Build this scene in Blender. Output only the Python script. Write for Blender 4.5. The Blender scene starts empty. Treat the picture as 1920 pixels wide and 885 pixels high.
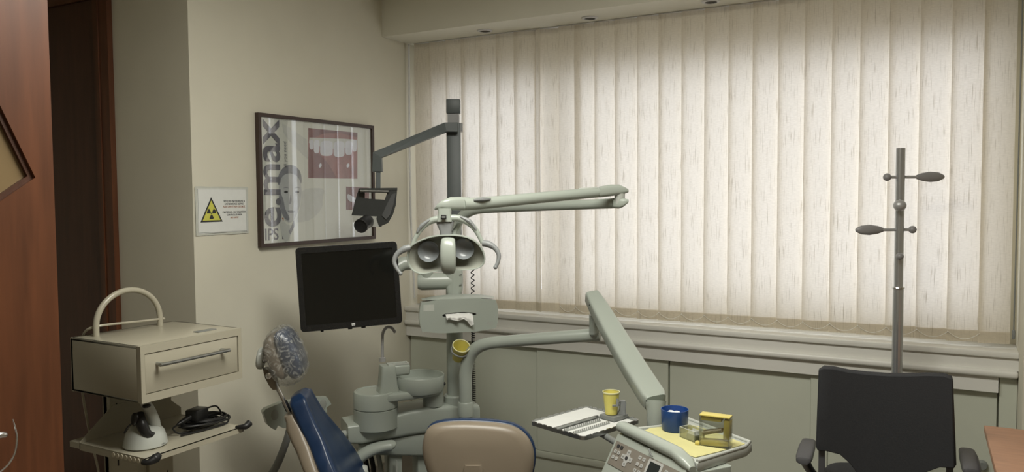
import bpy, bmesh, math, random
from mathutils import Vector, Matrix
from mathutils.geometry import tessellate_polygon
random.seed(7)
V = Vector
S = bpy.context.scene
COL = S.collection

# ---------------------------------------------------------------- camera
F_PX = 1481.6
Yw = V((825, 80, -F_PX)).normalized()
Xw = V((2666, -55.5, F_PX)); Xw = (Xw - Xw.dot(Yw) * Yw).normalized()
Zw = Xw.cross(Yw)
ROT = Matrix((Xw, Yw, Zw))
CAM = V((0, 0, 1.6))
cd = bpy.data.cameras.new('camera'); cam = bpy.data.objects.new('camera', cd); COL.objects.link(cam)
cd.sensor_width = 36; cd.lens = F_PX * 36 / 1920; cd.clip_start = 0.05
cam.matrix_world = Matrix.Translation(CAM) @ ROT.to_4x4()
S.camera = cam

# ---------------------------------------------------------------- world, exposure, lights
S.view_settings.view_transform = 'Standard'; S.view_settings.look = 'None'
S.view_settings.gamma = 1; S.view_settings.use_curve_mapping = False
S.view_settings.exposure = 0.0
wd = bpy.data.worlds.new('sky'); S.world = wd; wd.use_nodes = True
wd.node_tree.nodes['Background'].inputs[0].default_value = (0.93, 0.96, 1.0, 1)
wd.node_tree.nodes['Background'].inputs[1].default_value = 3.25

def area(name, loc, rot, sx, sy, power, color=(1, 1, 1), portal=False):
    l = bpy.data.lights.new(name, 'AREA'); l.shape = 'RECTANGLE'; l.size = sx; l.size_y = sy
    l.energy = power; l.color = color
    if portal: l.cycles.is_portal = True
    o = bpy.data.objects.new(name, l); o.location = loc; o.rotation_euler = rot; COL.objects.link(o)
    return o
area('window_daylight_portal', (-1.35, 4.32, 1.66), (math.radians(-90), 0, 0), 2.9, 1.35, 1, portal=True)
area('ceiling_fill_lamp', (-0.9, 1.75, 2.76), (0, 0, 0), 1.5, 0.6, 66, (1.0, 0.985, 0.90))  # soft fill added out of view to brighten the room
area('rear_fill_lamp', (-0.6, -0.7, 2.76), (0, 0, 0), 1.5, 0.6, 7, (1.0, 0.84, 0.62))  # added warm fill, stands for light from the rear of the room

# ---------------------------------------------------------------- points from the picture (used to measure real positions)
def ray(px, py): return ROT @ (V((px - 960, 442.5 - py, -F_PX)) / F_PX)
def at(px, py, d): return CAM + ray(px, py) * d
def atx(px, py, x): r = ray(px, py); return CAM + r * (x / r.x)
def aty(px, py, y): r = ray(px, py); return CAM + r * (y / r.y)
def atz(px, py, z): r = ray(px, py); return CAM + r * ((z - 1.6) / r.z)
def atpl(px, py, p0, n): r = ray(px, py); return CAM + r * ((p0 - CAM).dot(n) / r.dot(n))
VR, VU, VB = ROT.col[0].copy(), ROT.col[1].copy(), ROT.col[2].copy()   # view right / up / towards viewer
UP = V((0, 0, 1))

# ---------------------------------------------------------------- materials
def s2l(c):
    return tuple(((v / 255) / 12.92 if v / 255 <= 0.04045 else ((v / 255 + 0.055) / 1.055) ** 2.4) for v in c)
MATS = {}
def mat(name, rgb, rough=0.5, metal=0.0, noise=0.05, scale=30.0, bump=0.0, spec=0.5, coat=0.0, stretch=(1, 1, 1), rgb2=None, thr=None):
    m = bpy.data.materials.new(name); m.use_nodes = True; nt = m.node_tree; b = nt.nodes['Principled BSDF']
    b.inputs['Roughness'].default_value = rough; b.inputs['Metallic'].default_value = metal
    b.inputs['Specular IOR Level'].default_value = spec; b.inputs['Coat Weight'].default_value = coat
    tc = nt.nodes.new('ShaderNodeTexCoord'); mp = nt.nodes.new('ShaderNodeMapping'); mp.inputs['Scale'].default_value = stretch
    nz = nt.nodes.new('ShaderNodeTexNoise'); nz.inputs['Scale'].default_value = scale; nz.inputs['Detail'].default_value = 4
    cr = nt.nodes.new('ShaderNodeValToRGB')
    a = V(rgb) * (1 - noise); c = V(rgb2) if rgb2 else V(rgb) * (1 + noise)
    cr.color_ramp.elements[0].position = 0.3; cr.color_ramp.elements[1].position = 0.7
    if thr: cr.color_ramp.elements[0].position, cr.color_ramp.elements[1].position = thr
    cr.color_ramp.elements[0].color = (*a, 1); cr.color_ramp.elements[1].color = (*c, 1)
    nt.links.new(tc.outputs['Object'], mp.inputs[0]); nt.links.new(mp.outputs[0], nz.inputs['Vector'])
    nt.links.new(nz.outputs[0], cr.inputs[0]); nt.links.new(cr.outputs[0], b.inputs['Base Color'])
    if bump:
        bp = nt.nodes.new('ShaderNodeBump'); bp.inputs['Strength'].default_value = bump; bp.inputs['Distance'].default_value = 0.002
        nt.links.new(nz.outputs[0], bp.inputs['Height']); nt.links.new(bp.outputs[0], b.inputs['Normal'])
    MATS[name] = m; return m
def clear(name, tint=(1, 1, 1), refl=0.06, rough=0.02, milky=0.0, milk=(0.8, 0.8, 0.8), fres=0.5):
    m = bpy.data.materials.new(name); m.use_nodes = True; nt = m.node_tree; nt.nodes.clear()
    out = nt.nodes.new('ShaderNodeOutputMaterial'); tr = nt.nodes.new('ShaderNodeBsdfTransparent'); gl = nt.nodes.new('ShaderNodeBsdfGlossy')
    tr.inputs[0].default_value = (*tint, 1); gl.inputs['Roughness'].default_value = rough
    lw = nt.nodes.new('ShaderNodeLayerWeight'); lw.inputs[0].default_value = 0.35
    mt = nt.nodes.new('ShaderNodeMath'); mt.operation = 'MULTIPLY_ADD'; mt.inputs[1].default_value = fres; mt.inputs[2].default_value = refl
    nt.links.new(lw.outputs['Fresnel'], mt.inputs[0])
    mx = nt.nodes.new('ShaderNodeMixShader'); nt.links.new(mt.outputs[0], mx.inputs[0]); nt.links.new(tr.outputs[0], mx.inputs[1]); nt.links.new(gl.outputs[0], mx.inputs[2])
    last = mx
    if milky:
        df = nt.nodes.new('ShaderNodeBsdfDiffuse'); df.inputs[0].default_value = (*milk, 1)
        tc = nt.nodes.new('ShaderNodeTexCoord'); nz = nt.nodes.new('ShaderNodeTexNoise'); nz.inputs['Scale'].default_value = 28; nz.inputs['Detail'].default_value = 3; nz.inputs['Distortion'].default_value = 2.5
        mr = nt.nodes.new('ShaderNodeMapRange'); mr.inputs[1].default_value = 0.5; mr.inputs[2].default_value = 0.72
        mr.inputs[3].default_value = milky * 0.6; mr.inputs[4].default_value = min(1, milky * 3.0)
        nt.links.new(tc.outputs['Object'], nz.inputs['Vector']); nt.links.new(nz.outputs[0], mr.inputs[0])
        m2 = nt.nodes.new('ShaderNodeMixShader'); nt.links.new(mr.outputs[0], m2.inputs[0]); nt.links.new(mx.outputs[0], m2.inputs[1]); nt.links.new(df.outputs[0], m2.inputs[2])
        bp = nt.nodes.new('ShaderNodeBump'); bp.inputs['Strength'].default_value = 0.5; bp.inputs['Distance'].default_value = 0.01
        nt.links.new(nz.outputs[0], bp.inputs['Height']); nt.links.new(bp.outputs[0], gl.inputs['Normal'])
        last = m2
    nt.links.new(last.outputs[0], out.inputs[0]); MATS[name] = m; return m

wall_p = mat('wall_paint', (0.66, 0.63, 0.52), 0.75, noise=0.03, scale=3, bump=0.02)
ceil_p = mat('ceiling_paint', (0.76, 0.74, 0.64), 0.8, noise=0.02, scale=3)
floor_m = mat('floor_tile', (0.20, 0.17, 0.14), 0.35, noise=0.12, scale=6)
wood = mat('cherry_wood', (0.105, 0.036, 0.014), 0.4, noise=0.22, scale=9, stretch=(4, 4, 0.35), bump=0.05)
wood_shade = mat('cherry_wood_shaded', (0.07, 0.026, 0.013), 0.45, noise=0.2, scale=9, stretch=(4, 4, 0.35))  # same cherry wood with the far door's shade in its colour; bead shares it
desk_wood = mat('beech_desk_wood', (0.42, 0.22, 0.13), 0.4, noise=0.12, scale=8, stretch=(1, 5, 1))
lacquer = mat('cabinet_lacquer', (0.54, 0.56, 0.47), 0.5, noise=0.02, scale=4)
sill_m = mat('sill_paint', (0.72, 0.71, 0.66), 0.4, noise=0.02, scale=4)
frame_m = mat('window_frame_white', (0.7, 0.7, 0.7), 0.4)
plastic = mat('unit_plastic', (0.365, 0.40, 0.355), 0.28, noise=0.015, scale=4, spec=0.5)
plastic_w = mat('white_plastic', (0.48, 0.50, 0.46), 0.3, noise=0.015)
plastic_g = mat('grey_plastic', (0.20, 0.21, 0.20), 0.35, noise=0.03)
steel_w = mat('cream_enamel', (0.43, 0.40, 0.31), 0.28, noise=0.015, scale=3)
mast_m = mat('mast_grey_paint', (0.075, 0.088, 0.088), 0.45, noise=0.03)
mast_l = mat('mast_side_grey', (0.24, 0.24, 0.24), 0.4)
black = mat('black_plastic', (0.018, 0.018, 0.018), 0.35, noise=0.1)
black_s = mat('black_soft', (0.02, 0.021, 0.024), 0.75, noise=0.1, scale=200, bump=0.15)
arm_grey = mat('charcoal_plastic', (0.06, 0.06, 0.065), 0.4)
rubber = mat('black_rubber', (0.012, 0.012, 0.012), 0.45)
screen_m = mat('screen_glass', (0.008, 0.008, 0.007), 0.08, noise=0.0, spec=0.5)
chrome = mat('chrome', (0.74, 0.74, 0.74), 0.26, metal=1, noise=0.02)
brushed = mat('brushed_steel', (0.42, 0.43, 0.42), 0.35, metal=1, noise=0.06, scale=60)
satin = mat('satin_silver', (0.42, 0.42, 0.42), 0.4, metal=0.4, noise=0.03)
pole_m = mat('polished_pole_steel', (0.50, 0.51, 0.52), 0.24, metal=0.75, noise=0.02)
hook_m = mat('hook_grey', (0.24, 0.235, 0.235), 0.4, noise=0.03)
lamp_grey = mat('lamp_grey', (0.23, 0.24, 0.24), 0.4, noise=0.03)
reflector = mat('lamp_reflector', (0.31, 0.32, 0.275), 0.25, metal=0.0, noise=0.06, scale=25)
lens_dark = mat('reflector_centre', (0.20, 0.215, 0.22), 0.25, metal=0.0, noise=0.1, scale=20)
blue_v = mat('blue_vinyl', (0.012, 0.031, 0.08), 0.33, noise=0.06, scale=12, bump=0.03)
beige_s = mat('beige_shell', (0.235, 0.195, 0.145), 0.38, noise=0.015, scale=5)
yellow_c = mat('yellow_cup_plastic', (0.72, 0.64, 0.16), 0.45, noise=0.03)
yellow_r = mat('yellow_cup_rim', (0.76, 0.74, 0.42), 0.45, noise=0.02)
yellow_p = mat('yellow_paper', (0.62, 0.58, 0.27), 0.8, noise=0.03, scale=20)
blue_bowl = mat('blue_bowl_plastic', (0.01, 0.055, 0.23), 0.35, noise=0.08)
cotton = mat('cotton', (0.75, 0.77, 0.78), 0.9, noise=0.08, scale=60, bump=0.4)
paper_w = mat('white_paper', (0.72, 0.73, 0.70), 0.8, noise=0.02)
tissue = mat('tissue_paper', (0.78, 0.78, 0.75), 0.85, noise=0.02)
ink = mat('black_ink', (0.03, 0.03, 0.03), 0.7)
ink_red = mat('red_brown_ink', (0.32, 0.12, 0.05), 0.7)
sign_y = mat('sign_yellow', (0.62, 0.60, 0.10), 0.6)
poster_bg = mat('poster_print_pale', (0.60, 0.62, 0.56), 0.6, noise=0.03, scale=2)
poster_gr = mat('poster_lettering_grey', (0.13, 0.13, 0.15), 0.6)
poster_frame = mat('poster_frame_brown', (0.045, 0.025, 0.018), 0.4)
lip_d = mat('print_lip_dark', (0.13, 0.03, 0.035), 0.5, noise=0.15, scale=9)
lip_l = mat('print_lip_light', (0.20, 0.055, 0.05), 0.5, noise=0.15, scale=12, rgb2=(0.30, 0.105, 0.10))
teeth_m = mat('print_teeth', (0.58, 0.60, 0.66), 0.5, noise=0.04, scale=30)
skin_g = mat('print_face_grey', (0.44, 0.46, 0.46), 0.6, noise=0.12, scale=14)
hair_g = mat('print_hair_grey', (0.20, 0.21, 0.23), 0.6, noise=0.15, scale=40)
shade_g = mat('print_and_reflection_grey', (0.50, 0.52, 0.49), 0.6)
panel_t = mat('console_panel_taupe', (0.20, 0.18, 0.15), 0.5)
key_m = mat('key_pale', (0.42, 0.42, 0.40), 0.5)
lcd = mat('lcd_dark', (0.02, 0.025, 0.025), 0.15)
glass_m = clear('pane_glass', refl=0.02)
poster_glass = clear('poster_glass', refl=0.03, rough=0.03, fres=0.12)
acrylic = clear('clear_acrylic', tint=(0.93, 0.94, 0.92), refl=0.06, rough=0.05)
film = clear('cling_film', refl=0.05, rough=0.2, milky=0.16, milk=(0.62, 0.62, 0.58), fres=0.35)
frost = mat('amber_frosted_glass', (0.20, 0.14, 0.07), 0.3, noise=0.08, scale=6)
wick_m = mat('bristle_tan', (0.55, 0.47, 0.33), 0.8, noise=0.2, scale=80)

def blind_material():
    m = bpy.data.materials.new('blind_fabric'); m.use_nodes = True; nt = m.node_tree; nt.nodes.clear()
    N = nt.nodes.new; L = nt.links.new
    out = N('ShaderNodeOutputMaterial'); df = N('ShaderNodeBsdfDiffuse'); tl = N('ShaderNodeBsdfTranslucent'); mx = N('ShaderNodeMixShader')
    tc = N('ShaderNodeTexCoord'); oi = N('ShaderNodeObjectInfo')
    off = N('ShaderNodeVectorMath'); off.operation = 'ADD'; cmb = N('ShaderNodeCombineXYZ')
    ml = N('ShaderNodeMath'); ml.operation = 'MULTIPLY'; ml.inputs[1].default_value = 37
    L(oi.outputs['Random'], ml.inputs[0]); L(ml.outputs[0], cmb.inputs[0]); L(ml.outputs[0], cmb.inputs[2])
    L(tc.outputs['Object'], off.inputs[0]); L(cmb.outputs[0], off.inputs[1])
    mp = N('ShaderNodeMapping'); mp.inputs['Scale'].default_value = (230, 1, 9); L(off.outputs[0], mp.inputs[0])
    nz = N('ShaderNodeTexNoise'); nz.inputs['Scale'].default_value = 1; nz.inputs['Detail'].default_value = 2.5; L(mp.outputs[0], nz.inputs['Vector'])
    cr = N('ShaderNodeValToRGB'); cr.color_ramp.elements[0].position = 0.57; cr.color_ramp.elements[1].position = 0.72
    cr.color_ramp.elements[0].color = (0.80, 0.765, 0.72, 1); cr.color_ramp.elements[1].color = (0.33, 0.30, 0.27, 1)
    L(nz.outputs[0], cr.inputs[0])
    mp2 = N('ShaderNodeMapping'); mp2.inputs['Scale'].default_value = (60, 1, 190); L(off.outputs[0], mp2.inputs[0])
    n2 = N('ShaderNodeTexNoise'); n2.inputs['Scale'].default_value = 1; n2.inputs['Detail'].default_value = 2; L(mp2.outputs[0], n2.inputs['Vector'])
    mr = N('ShaderNodeMapRange'); mr.inputs[1].default_value = 0.3; mr.inputs[2].default_value = 0.7; mr.inputs[3].default_value = 0.86; mr.inputs[4].default_value = 1.06
    L(n2.outputs[0], mr.inputs[0])
    mm = N('ShaderNodeVectorMath'); mm.operation = 'SCALE'; L(cr.outputs[0], mm.inputs[0]); L(mr.outputs[0], mm.inputs['Scale'])
    L(mm.outputs[0], tl.inputs[0]); df.inputs[0].default_value = (0.76, 0.69, 0.55, 1)
    mx.inputs[0].default_value = 0.42
    L(df.outputs[0], mx.inputs[1]); L(tl.outputs[0], mx.inputs[2]); L(mx.outputs[0], out.inputs[0])
    return m
blind_m = blind_material()

# ---------------------------------------------------------------- mesh builder
def frame(o, x, y, z):
    M = Matrix.Identity(4)
    for i, c in enumerate((x, y, z)):
        for r in range(3): M[r][i] = c[r]
    for r in range(3): M[r][3] = o[r]
    return M
def basis(o, zdir, xhint=UP):
    z = V(zdir).normalized(); x = V(xhint) - V(xhint).dot(z) * z
    if x.length < 1e-4: x = V((1, 0, 0)) - V((1, 0, 0)).dot(z) * z
    x.normalize(); y = z.cross(x); return frame(o, x, y, z)
def smooth_pts(pts, k=6):
    P = [V(p) for p in pts]; out = []
    if len(P) < 3: return P
    for i in range(len(P) - 1):
        a = P[max(i - 1, 0)]; b = P[i]; c = P[i + 1]; d = P[min(i + 2, len(P) - 1)]
        for j in range(k):
            t = j / k
            out.append(0.5 * ((2 * b) + (c - a) * t + (2 * a - 5 * b + 4 * c - d) * t * t + (3 * b - a - 3 * c + d) * t ** 3))
    out.append(P[-1]); return out
def lerp_list(vals, n):
    if not isinstance(vals, (list, tuple)): return [vals] * n
    r = []
    for i in range(n):
        t = i / (n - 1) * (len(vals) - 1); k = min(int(t), len(vals) - 2); r.append(vals[k] + (vals[k + 1] - vals[k]) * (t - k))
    return r
class MB:
    def __init__(s): s.bm = bmesh.new()
    def add(s, tmp, M=None):
        if M is not None: bmesh.ops.transform(tmp, matrix=M, verts=tmp.verts)
        me = bpy.data.meshes.new('t'); tmp.to_mesh(me); tmp.free(); s.bm.from_mesh(me); bpy.data.meshes.remove(me); return s
    def box(s, c, size, M=None, bevel=0.0, seg=2):
        t = bmesh.new(); bmesh.ops.create_cube(t, size=1)
        bmesh.ops.scale(t, vec=size, verts=t.verts); bmesh.ops.translate(t, vec=c, verts=t.verts)
        if bevel: bmesh.ops.bevel(t, geom=t.edges[:], offset=bevel, segments=seg, affect='EDGES', profile=0.5)
        return s.add(t, M)
    def bx(s, x0, x1, y0, y1, z0, z1, M=None, bevel=0.0, seg=2):
        return s.box(((x0 + x1) / 2, (y0 + y1) / 2, (z0 + z1) / 2), (abs(x1 - x0), abs(y1 - y0), abs(z1 - z0)), M, bevel, seg)
    def loft(s, secs, cap=True, closed=True):
        vs = [[s.bm.verts.new(p) for p in sec] for sec in secs]; n = len(secs[0])
        for a, b in zip(vs, vs[1:]):
            for i in range(n if closed else n - 1):
                j = (i + 1) % n
                try: s.bm.faces.new((a[i], a[j], b[j], b[i]))
                except ValueError: pass
        if cap and closed:
            for q, rev in ((vs[0], True), (vs[-1], False)):
                try: s.bm.faces.new(q[::-1] if rev else q)
                except ValueError: pass
        return s
    def tube(s, pts, r, n=14, k=6, cap=True, flat=1.0, up=UP):
        P = smooth_pts(pts, k) if k > 1 else [V(p) for p in pts]
        R = lerp_list(r, len(P)); secs = []; xprev = None
        for i, p in enumerate(P):
            d = (P[min(i + 1, len(P) - 1)] - P[max(i - 1, 0)]).normalized()
            h = xprev if xprev is not None else (V(up) if abs(V(up).normalized().dot(d)) < 0.95 else V((1, 0, 0)))
            x = (h - h.dot(d) * d).normalized(); xprev = x; y = d.cross(x)
            secs.append([p + (x * math.cos(a) + y * math.sin(a) * flat) * R[i] for a in (2 * math.pi * j / n for j in range(n))])
        return s.loft(secs, cap)
    def cyl(s, p0, p1, r0, r1=None, n=20):
        return s.tube([p0, p1], [r0, r0 if r1 is None else r1], n=n, k=1)
    def lathe(s, prof, M=None, n=32):
        secs = [[V((max(r, 1e-5) * math.cos(2 * math.pi * j / n), max(r, 1e-5) * math.sin(2 * math.pi * j / n), z)) for j in range(n)] for r, z in prof]
        if M is not None: secs = [[M @ p for p in q] for q in secs]
        return s.loft(secs, cap=prof[0][0] < 1e-4 and prof[-1][0] < 1e-4)
    def ball(s, c, r, M=None, n=20):
        t = bmesh.new(); bmesh.ops.create_uvsphere(t, u_segments=n, v_segments=n // 2, radius=1)
        rr = (r, r, r) if isinstance(r, (int, float)) else r
        bmesh.ops.scale(t, vec=rr, verts=t.verts)
        if M is not None: bmesh.ops.transform(t, matrix=M, verts=t.verts)
        bmesh.ops.translate(t, vec=c, verts=t.verts); return s.add(t)
    def prism(s, poly, d0, d1, M=None, holes=(), bevel=0.0, seg=2):
        loops = [[V((x, y, 0)) for x, y in q] for q in [poly, *holes]]
        flat = [p for q in loops for p in q]; tris = tessellate_polygon(loops)
        t = bmesh.new()
        A = [t.verts.new((p.x, p.y, d0)) for p in flat]; B = [t.verts.new((p.x, p.y, d1)) for p in flat]
        for a, b, c in tris:
            t.faces.new((A[c], A[b], A[a])); t.faces.new((B[a], B[b], B[c]))
        k = 0; rims = []
        for q in loops:
            n = len(q)
            for i in range(n):
                j = (i + 1) % n; t.faces.new((A[k + i], A[k + j], B[k + j], B[k + i]))
            k += n
        bmesh.ops.recalc_face_normals(t, faces=t.faces)
        if not holes: bmesh.ops.dissolve_limit(t, angle_limit=0.01, verts=t.verts, edges=t.edges)
        if bevel:
            es = [e for e in t.edges if abs(e.verts[0].co.z - e.verts[1].co.z) < 1e-6 and len(e.link_faces) == 2 and e.calc_face_angle(0) > 0.5]
            bmesh.ops.bevel(t, geom=es, offset=bevel, segments=seg, affect='EDGES', profile=0.5)
        return s.add(t, M)
    def poly(s, pts):
        s.bm.faces.new([s.bm.verts.new(p) for p in pts]); return s
    def build(s, name, m, parent=None, smooth=True, angle=40, label=None, recalc=True):
        if recalc: bmesh.ops.recalc_face_normals(s.bm, faces=s.bm.faces)
        me = bpy.data.meshes.new(name); s.bm.to_mesh(me); s.bm.free(); me.materials.append(m)
        off = V((0, 0, 0))
        if parent is not None:
            q = parent
            while q is not None: off = off + q.location; q = q.parent
            me.transform(Matrix.Translation(-off))
        if smooth:
            me.shade_smooth(); me.set_sharp_from_angle(angle=math.radians(angle))
        o = bpy.data.objects.new(name, me); COL.objects.link(o)
        if parent is not None: o.parent = parent
        else:
            bb = [V(c) for c in o.bound_box]; c = sum(bb, V()) / 8; c.z = min(b.z for b in bb)
            me.transform(Matrix.Translation(-c)); o.location = c
        if label: o['label'] = label
        return o
def thing(name, label, cat, loc=(0, 0, 0), group=None):
    o = bpy.data.objects.new(name, None); COL.objects.link(o); o.location = loc; o.empty_display_size = 0.05
    o['label'] = label; o['category'] = cat
    if group: o['group'] = group
    return o
def tag(o, label, cat, group=None):
    o['label'] = label; o['category'] = cat
    if group: o['group'] = group
    return o
def struct(o): o['kind'] = 'structure'; return o
def text(name, body, size, M, m, parent, depth=0.0003, bold=0.0, align='LEFT', sx=1.0):
    c = bpy.data.curves.new('t', 'FONT'); c.body = body; c.size = size; c.extrude = depth; c.offset = bold; c.align_x = align; c.resolution_u = 3
    o = bpy.data.objects.new('t', c); COL.objects.link(o)
    dg = bpy.context.evaluated_depsgraph_get(); me = bpy.data.meshes.new_from_object(o.evaluated_get(dg)); bpy.data.objects.remove(o)
    me.transform(Matrix.Scale(sx, 4, V((1, 0, 0)))); me.transform(M)
    b = MB(); b.bm.from_mesh(me); bpy.data.meshes.remove(me)
    return b.build(name, m, parent, smooth=False, recalc=False)
def sup(c, u, v, a, b, e=4, n=28):
    r = []
    for j in range(n):
        t = 2 * math.pi * j / n; ct, st = math.cos(t), math.sin(t)
        r.append(V(c) + V(u) * a * math.copysign(abs(ct) ** (2 / e), ct) + V(v) * b * math.copysign(abs(st) ** (2 / e), st))
    return r
def chaikin(poly, it=2):
    for _ in range(it):
        q = []
        for i in range(len(poly)):
            a, b = poly[i], poly[(i + 1) % len(poly)]
            q += [(a[0] * .75 + b[0] * .25, a[1] * .75 + b[1] * .25), (a[0] * .25 + b[0] * .75, a[1] * .25 + b[1] * .75)]
        poly = q
    return poly

# ================================================================ SETTING
b = MB().bx(-4.7, 2.7, -2.2, 4.4, -0.1, 0.0); floor = struct(b.build('floor', floor_m, smooth=False))
struct(MB().bx(-4.7, 2.7, -2.2, 4.4, 2.85, 2.95).build('ceiling', ceil_p, smooth=False))
WX = -2.97
struct(MB().bx(-4.7, WX, 2.40, 4.4, 0, 2.85).build('wall_left', wall_p, smooth=False))
struct(MB().bx(-4.7, -4.5, -2.2, 2.40, 0, 2.85).build('wall_side', wall_p, smooth=False))
struct(MB().bx(-4.7, 2.7, -2.2, -2.0, 0, 2.85).build('wall_back', wall_p, smooth=False))
b = MB().bx(2.5, 2.7, -2.0, 4.4, 0, 2.85); b.bx(0.262, 2.5, 3.72, 4.4, 0, 2.85)
struct(b.build('wall_right', wall_p, smooth=False))
# window wall with its opening
b = MB(); x0, x1 = -2.84, 0.19; zb, zt = 0.99, 2.32
b.bx(WX, 0.262, 4.18, 4.30, 0, zb); b.bx(WX, 0.262, 4.18, 4.30, zt, 2.85); b.bx(WX, x0, 4.18, 4.30, zb, zt); b.bx(x1, 0.262, 4.18, 4.30, zb, zt)
struct(b.build('wall_far', wall_p, smooth=False))
# window
w = thing('window_1', 'white framed window behind the vertical blind', 'window', (-1.35, 4.24, zb)); del w['label']; del w['category']; struct(w)
mull = [-2.02, -1.98]
b = MB(); b.bx(x0, x1, 4.20, 4.26, zb, zb + 0.05); b.bx(x0, x1, 4.20, 4.26, zt - 0.05, zt); b.bx(x0, x0 + 0.05, 4.20, 4.26, zb, zt); b.bx(x1 - 0.05, x1, 4.20, 4.26, zb, zt)
b.build('window_frame', frame_m, w, smooth=False)
for mx_ in (-1.99,): MB().bx(mx_ - 0.05, mx_ + 0.05, 4.19, 4.27, zb + 0.05, zt - 0.05).build('mullion', frame_m, w, smooth=False)
for a, c in ((x0 + 0.05, -2.04), (-1.94, x1 - 0.05)): MB().bx(a, c, 4.228, 4.232, zb + 0.05, zt - 0.05).build('pane', glass_m, w, smooth=False)
# dropped soffit over the window
b = MB().bx(WX, 0.262, 3.77, 4.18, 2.55, 2.85); struct(b.build('trim_1', ceil_p, smooth=False))
# sill and apron
b = MB(); b.bx(WX, 0.262, 3.95, 4.18, 0.894, 0.920, bevel=0.004); struct(b.build('trim_2', sill_m))
b = MB(); b.bx(WX, 0.262, 3.965, 4.18, 0.838, 0.894); b.bx(WX, 0.262, 3.94, 4.0, 0.808, 0.840, bevel=0.012, seg=3); struct(b.build('trim_3', sill_m))
# doorway at the left
b = MB(); g = 2.40
b.bx(-3.61, -3.50, 2.372, 2.399, 0, 2.62); b.bx(-4.4, -3.61, 2.372, 2.399, 2.56, 2.62); b.bx(-3.585, -3.565, 2.366, 2.374, 0, 2.6); struct(b.build('trim_4', wood, smooth=False))
b = MB(); b.bx(-4.35, -3.612, 2.386, 2.399, 0.01, 2.558); d2 = struct(b.build('door_2', wood_shade, smooth=False))
# open door leaf, near, with slanted glass light
leaf = [(0.32, 0.01), (1.196, 0.01), (1.196, 2.28), (0.32, 2.28)]
hole = [(1.150, 1.655), (0.94, 2.12), (0.50, 1.84), (0.72, 1.36)]
MY = frame(V((0, 0, 0)), V((0, 1, 0)), V((0, 0, 1)), V((1, 0, 0)))
d1 = MB().prism(leaf, -2.04, -2.0, MY, holes=[hole]).build('door_1', wood, smooth=False); struct(d1)
def inset(q, k):
    cx = sum(p[0] for p in q) / len(q); cy = sum(p[1] for p in q) / len(q)
    return [(cx + (x - cx) * k, cy + (y - cy) * k) for x, y in q]
MB().prism(inset(hole, 0.999), -2.038, -2.008, MY, holes=[inset(hole, 0.955)]).build('glazing_bead', wood_shade, d1, smooth=False)
MB().prism(inset(hole, 0.958), -2.024, -2.018, MY).build('door_pane', frost, d1, smooth=False)
hc = atx(-8, 838, -1.99)
b = MB(); b.tube([atx(x, y, -1.95) for x, y in ((24, 786), (28, 800), (31, 815), (31, 830), (28, 848), (21, 863), (10, 876), (-6, 888), (-30, 895))], [0.001, 0.0018, 0.0022, 0.0025, 0.0025, 0.0025, 0.0025, 0.0025, 0.003], n=8); b.build('handle_bow', chrome, d1)
lv = atx(11, 814, -1.955)
b = MB(); b.cyl(V((-2.0, lv.y - 0.075, lv.z)), V((-1.955, lv.y - 0.075, lv.z)), 0.011); b.tube([V((-1.955, lv.y - 0.075, lv.z)), V((-1.952, lv.y - 0.02, lv.z + 0.002)), V((-1.955, lv.y - 0.004, lv.z - 0.001)), V((-1.962, lv.y, lv.z - 0.006))], [0.009, 0.008, 0.008, 0.005]); b.tube([V((-1.955, lv.y - 0.075, lv.z - 0.02)), V((-1.955, lv.y - 0.075, lv.z - 0.12))], 0.004, k=1); b.lathe([(0, 0), (0.024, 0), (0.024, 0.006), (0, 0.008)], basis(V((-2.0, lv.y - 0.075, lv.z)), (1, 0, 0))); b.build('door_handle', chrome, d1)

# ================================================================ SOFFIT SPOTS, ADDED FILL LIGHT HOUSINGS
for i, (px, py, lab) in enumerate(((909, 57, 'round recessed spotlight in the soffit nearest the left wall'), (1106, 33, 'middle round recessed spotlight in the soffit over the blind'), (1333, 2, 'recessed spotlight in the soffit at the top edge, rightmost of three'))):
    p = atz(px, py, 2.55); M = Matrix.Translation(p)
    t = thing('recessed_spotlight', lab, 'spotlight', p, 'recessed spotlights in the soffit over the window')
    MB().lathe([(0.030, -0.001), (0.030, -0.007), (0.041, -0.006), (0.045, -0.001)], M).build('ring', frame_m, t)
    MB().lathe([(0.0, -0.0035), (0.029, -0.003), (0.029, -0.001), (0, -0.001)], M).build('bulb_glass', black, t)
for yy, lab in ((1.75, 'unseen housing added above the fill lamp over the dental unit, nearer the window'), (-0.7, 'unseen housing added above the fill lamp at the rear of the room')):
    cx_ = -0.9 if yy > 0 else -0.6
    t = thing('fill_light_housing', lab, 'ceiling light', (cx_, yy, 2.77))  # box added out of view to house the fill lamp
    MB().bx(cx_ - 0.8, cx_ + 0.8, yy - 0.34, yy + 0.34, 2.775, 2.849).build('housing', frame_m, t, smooth=False)

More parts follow.
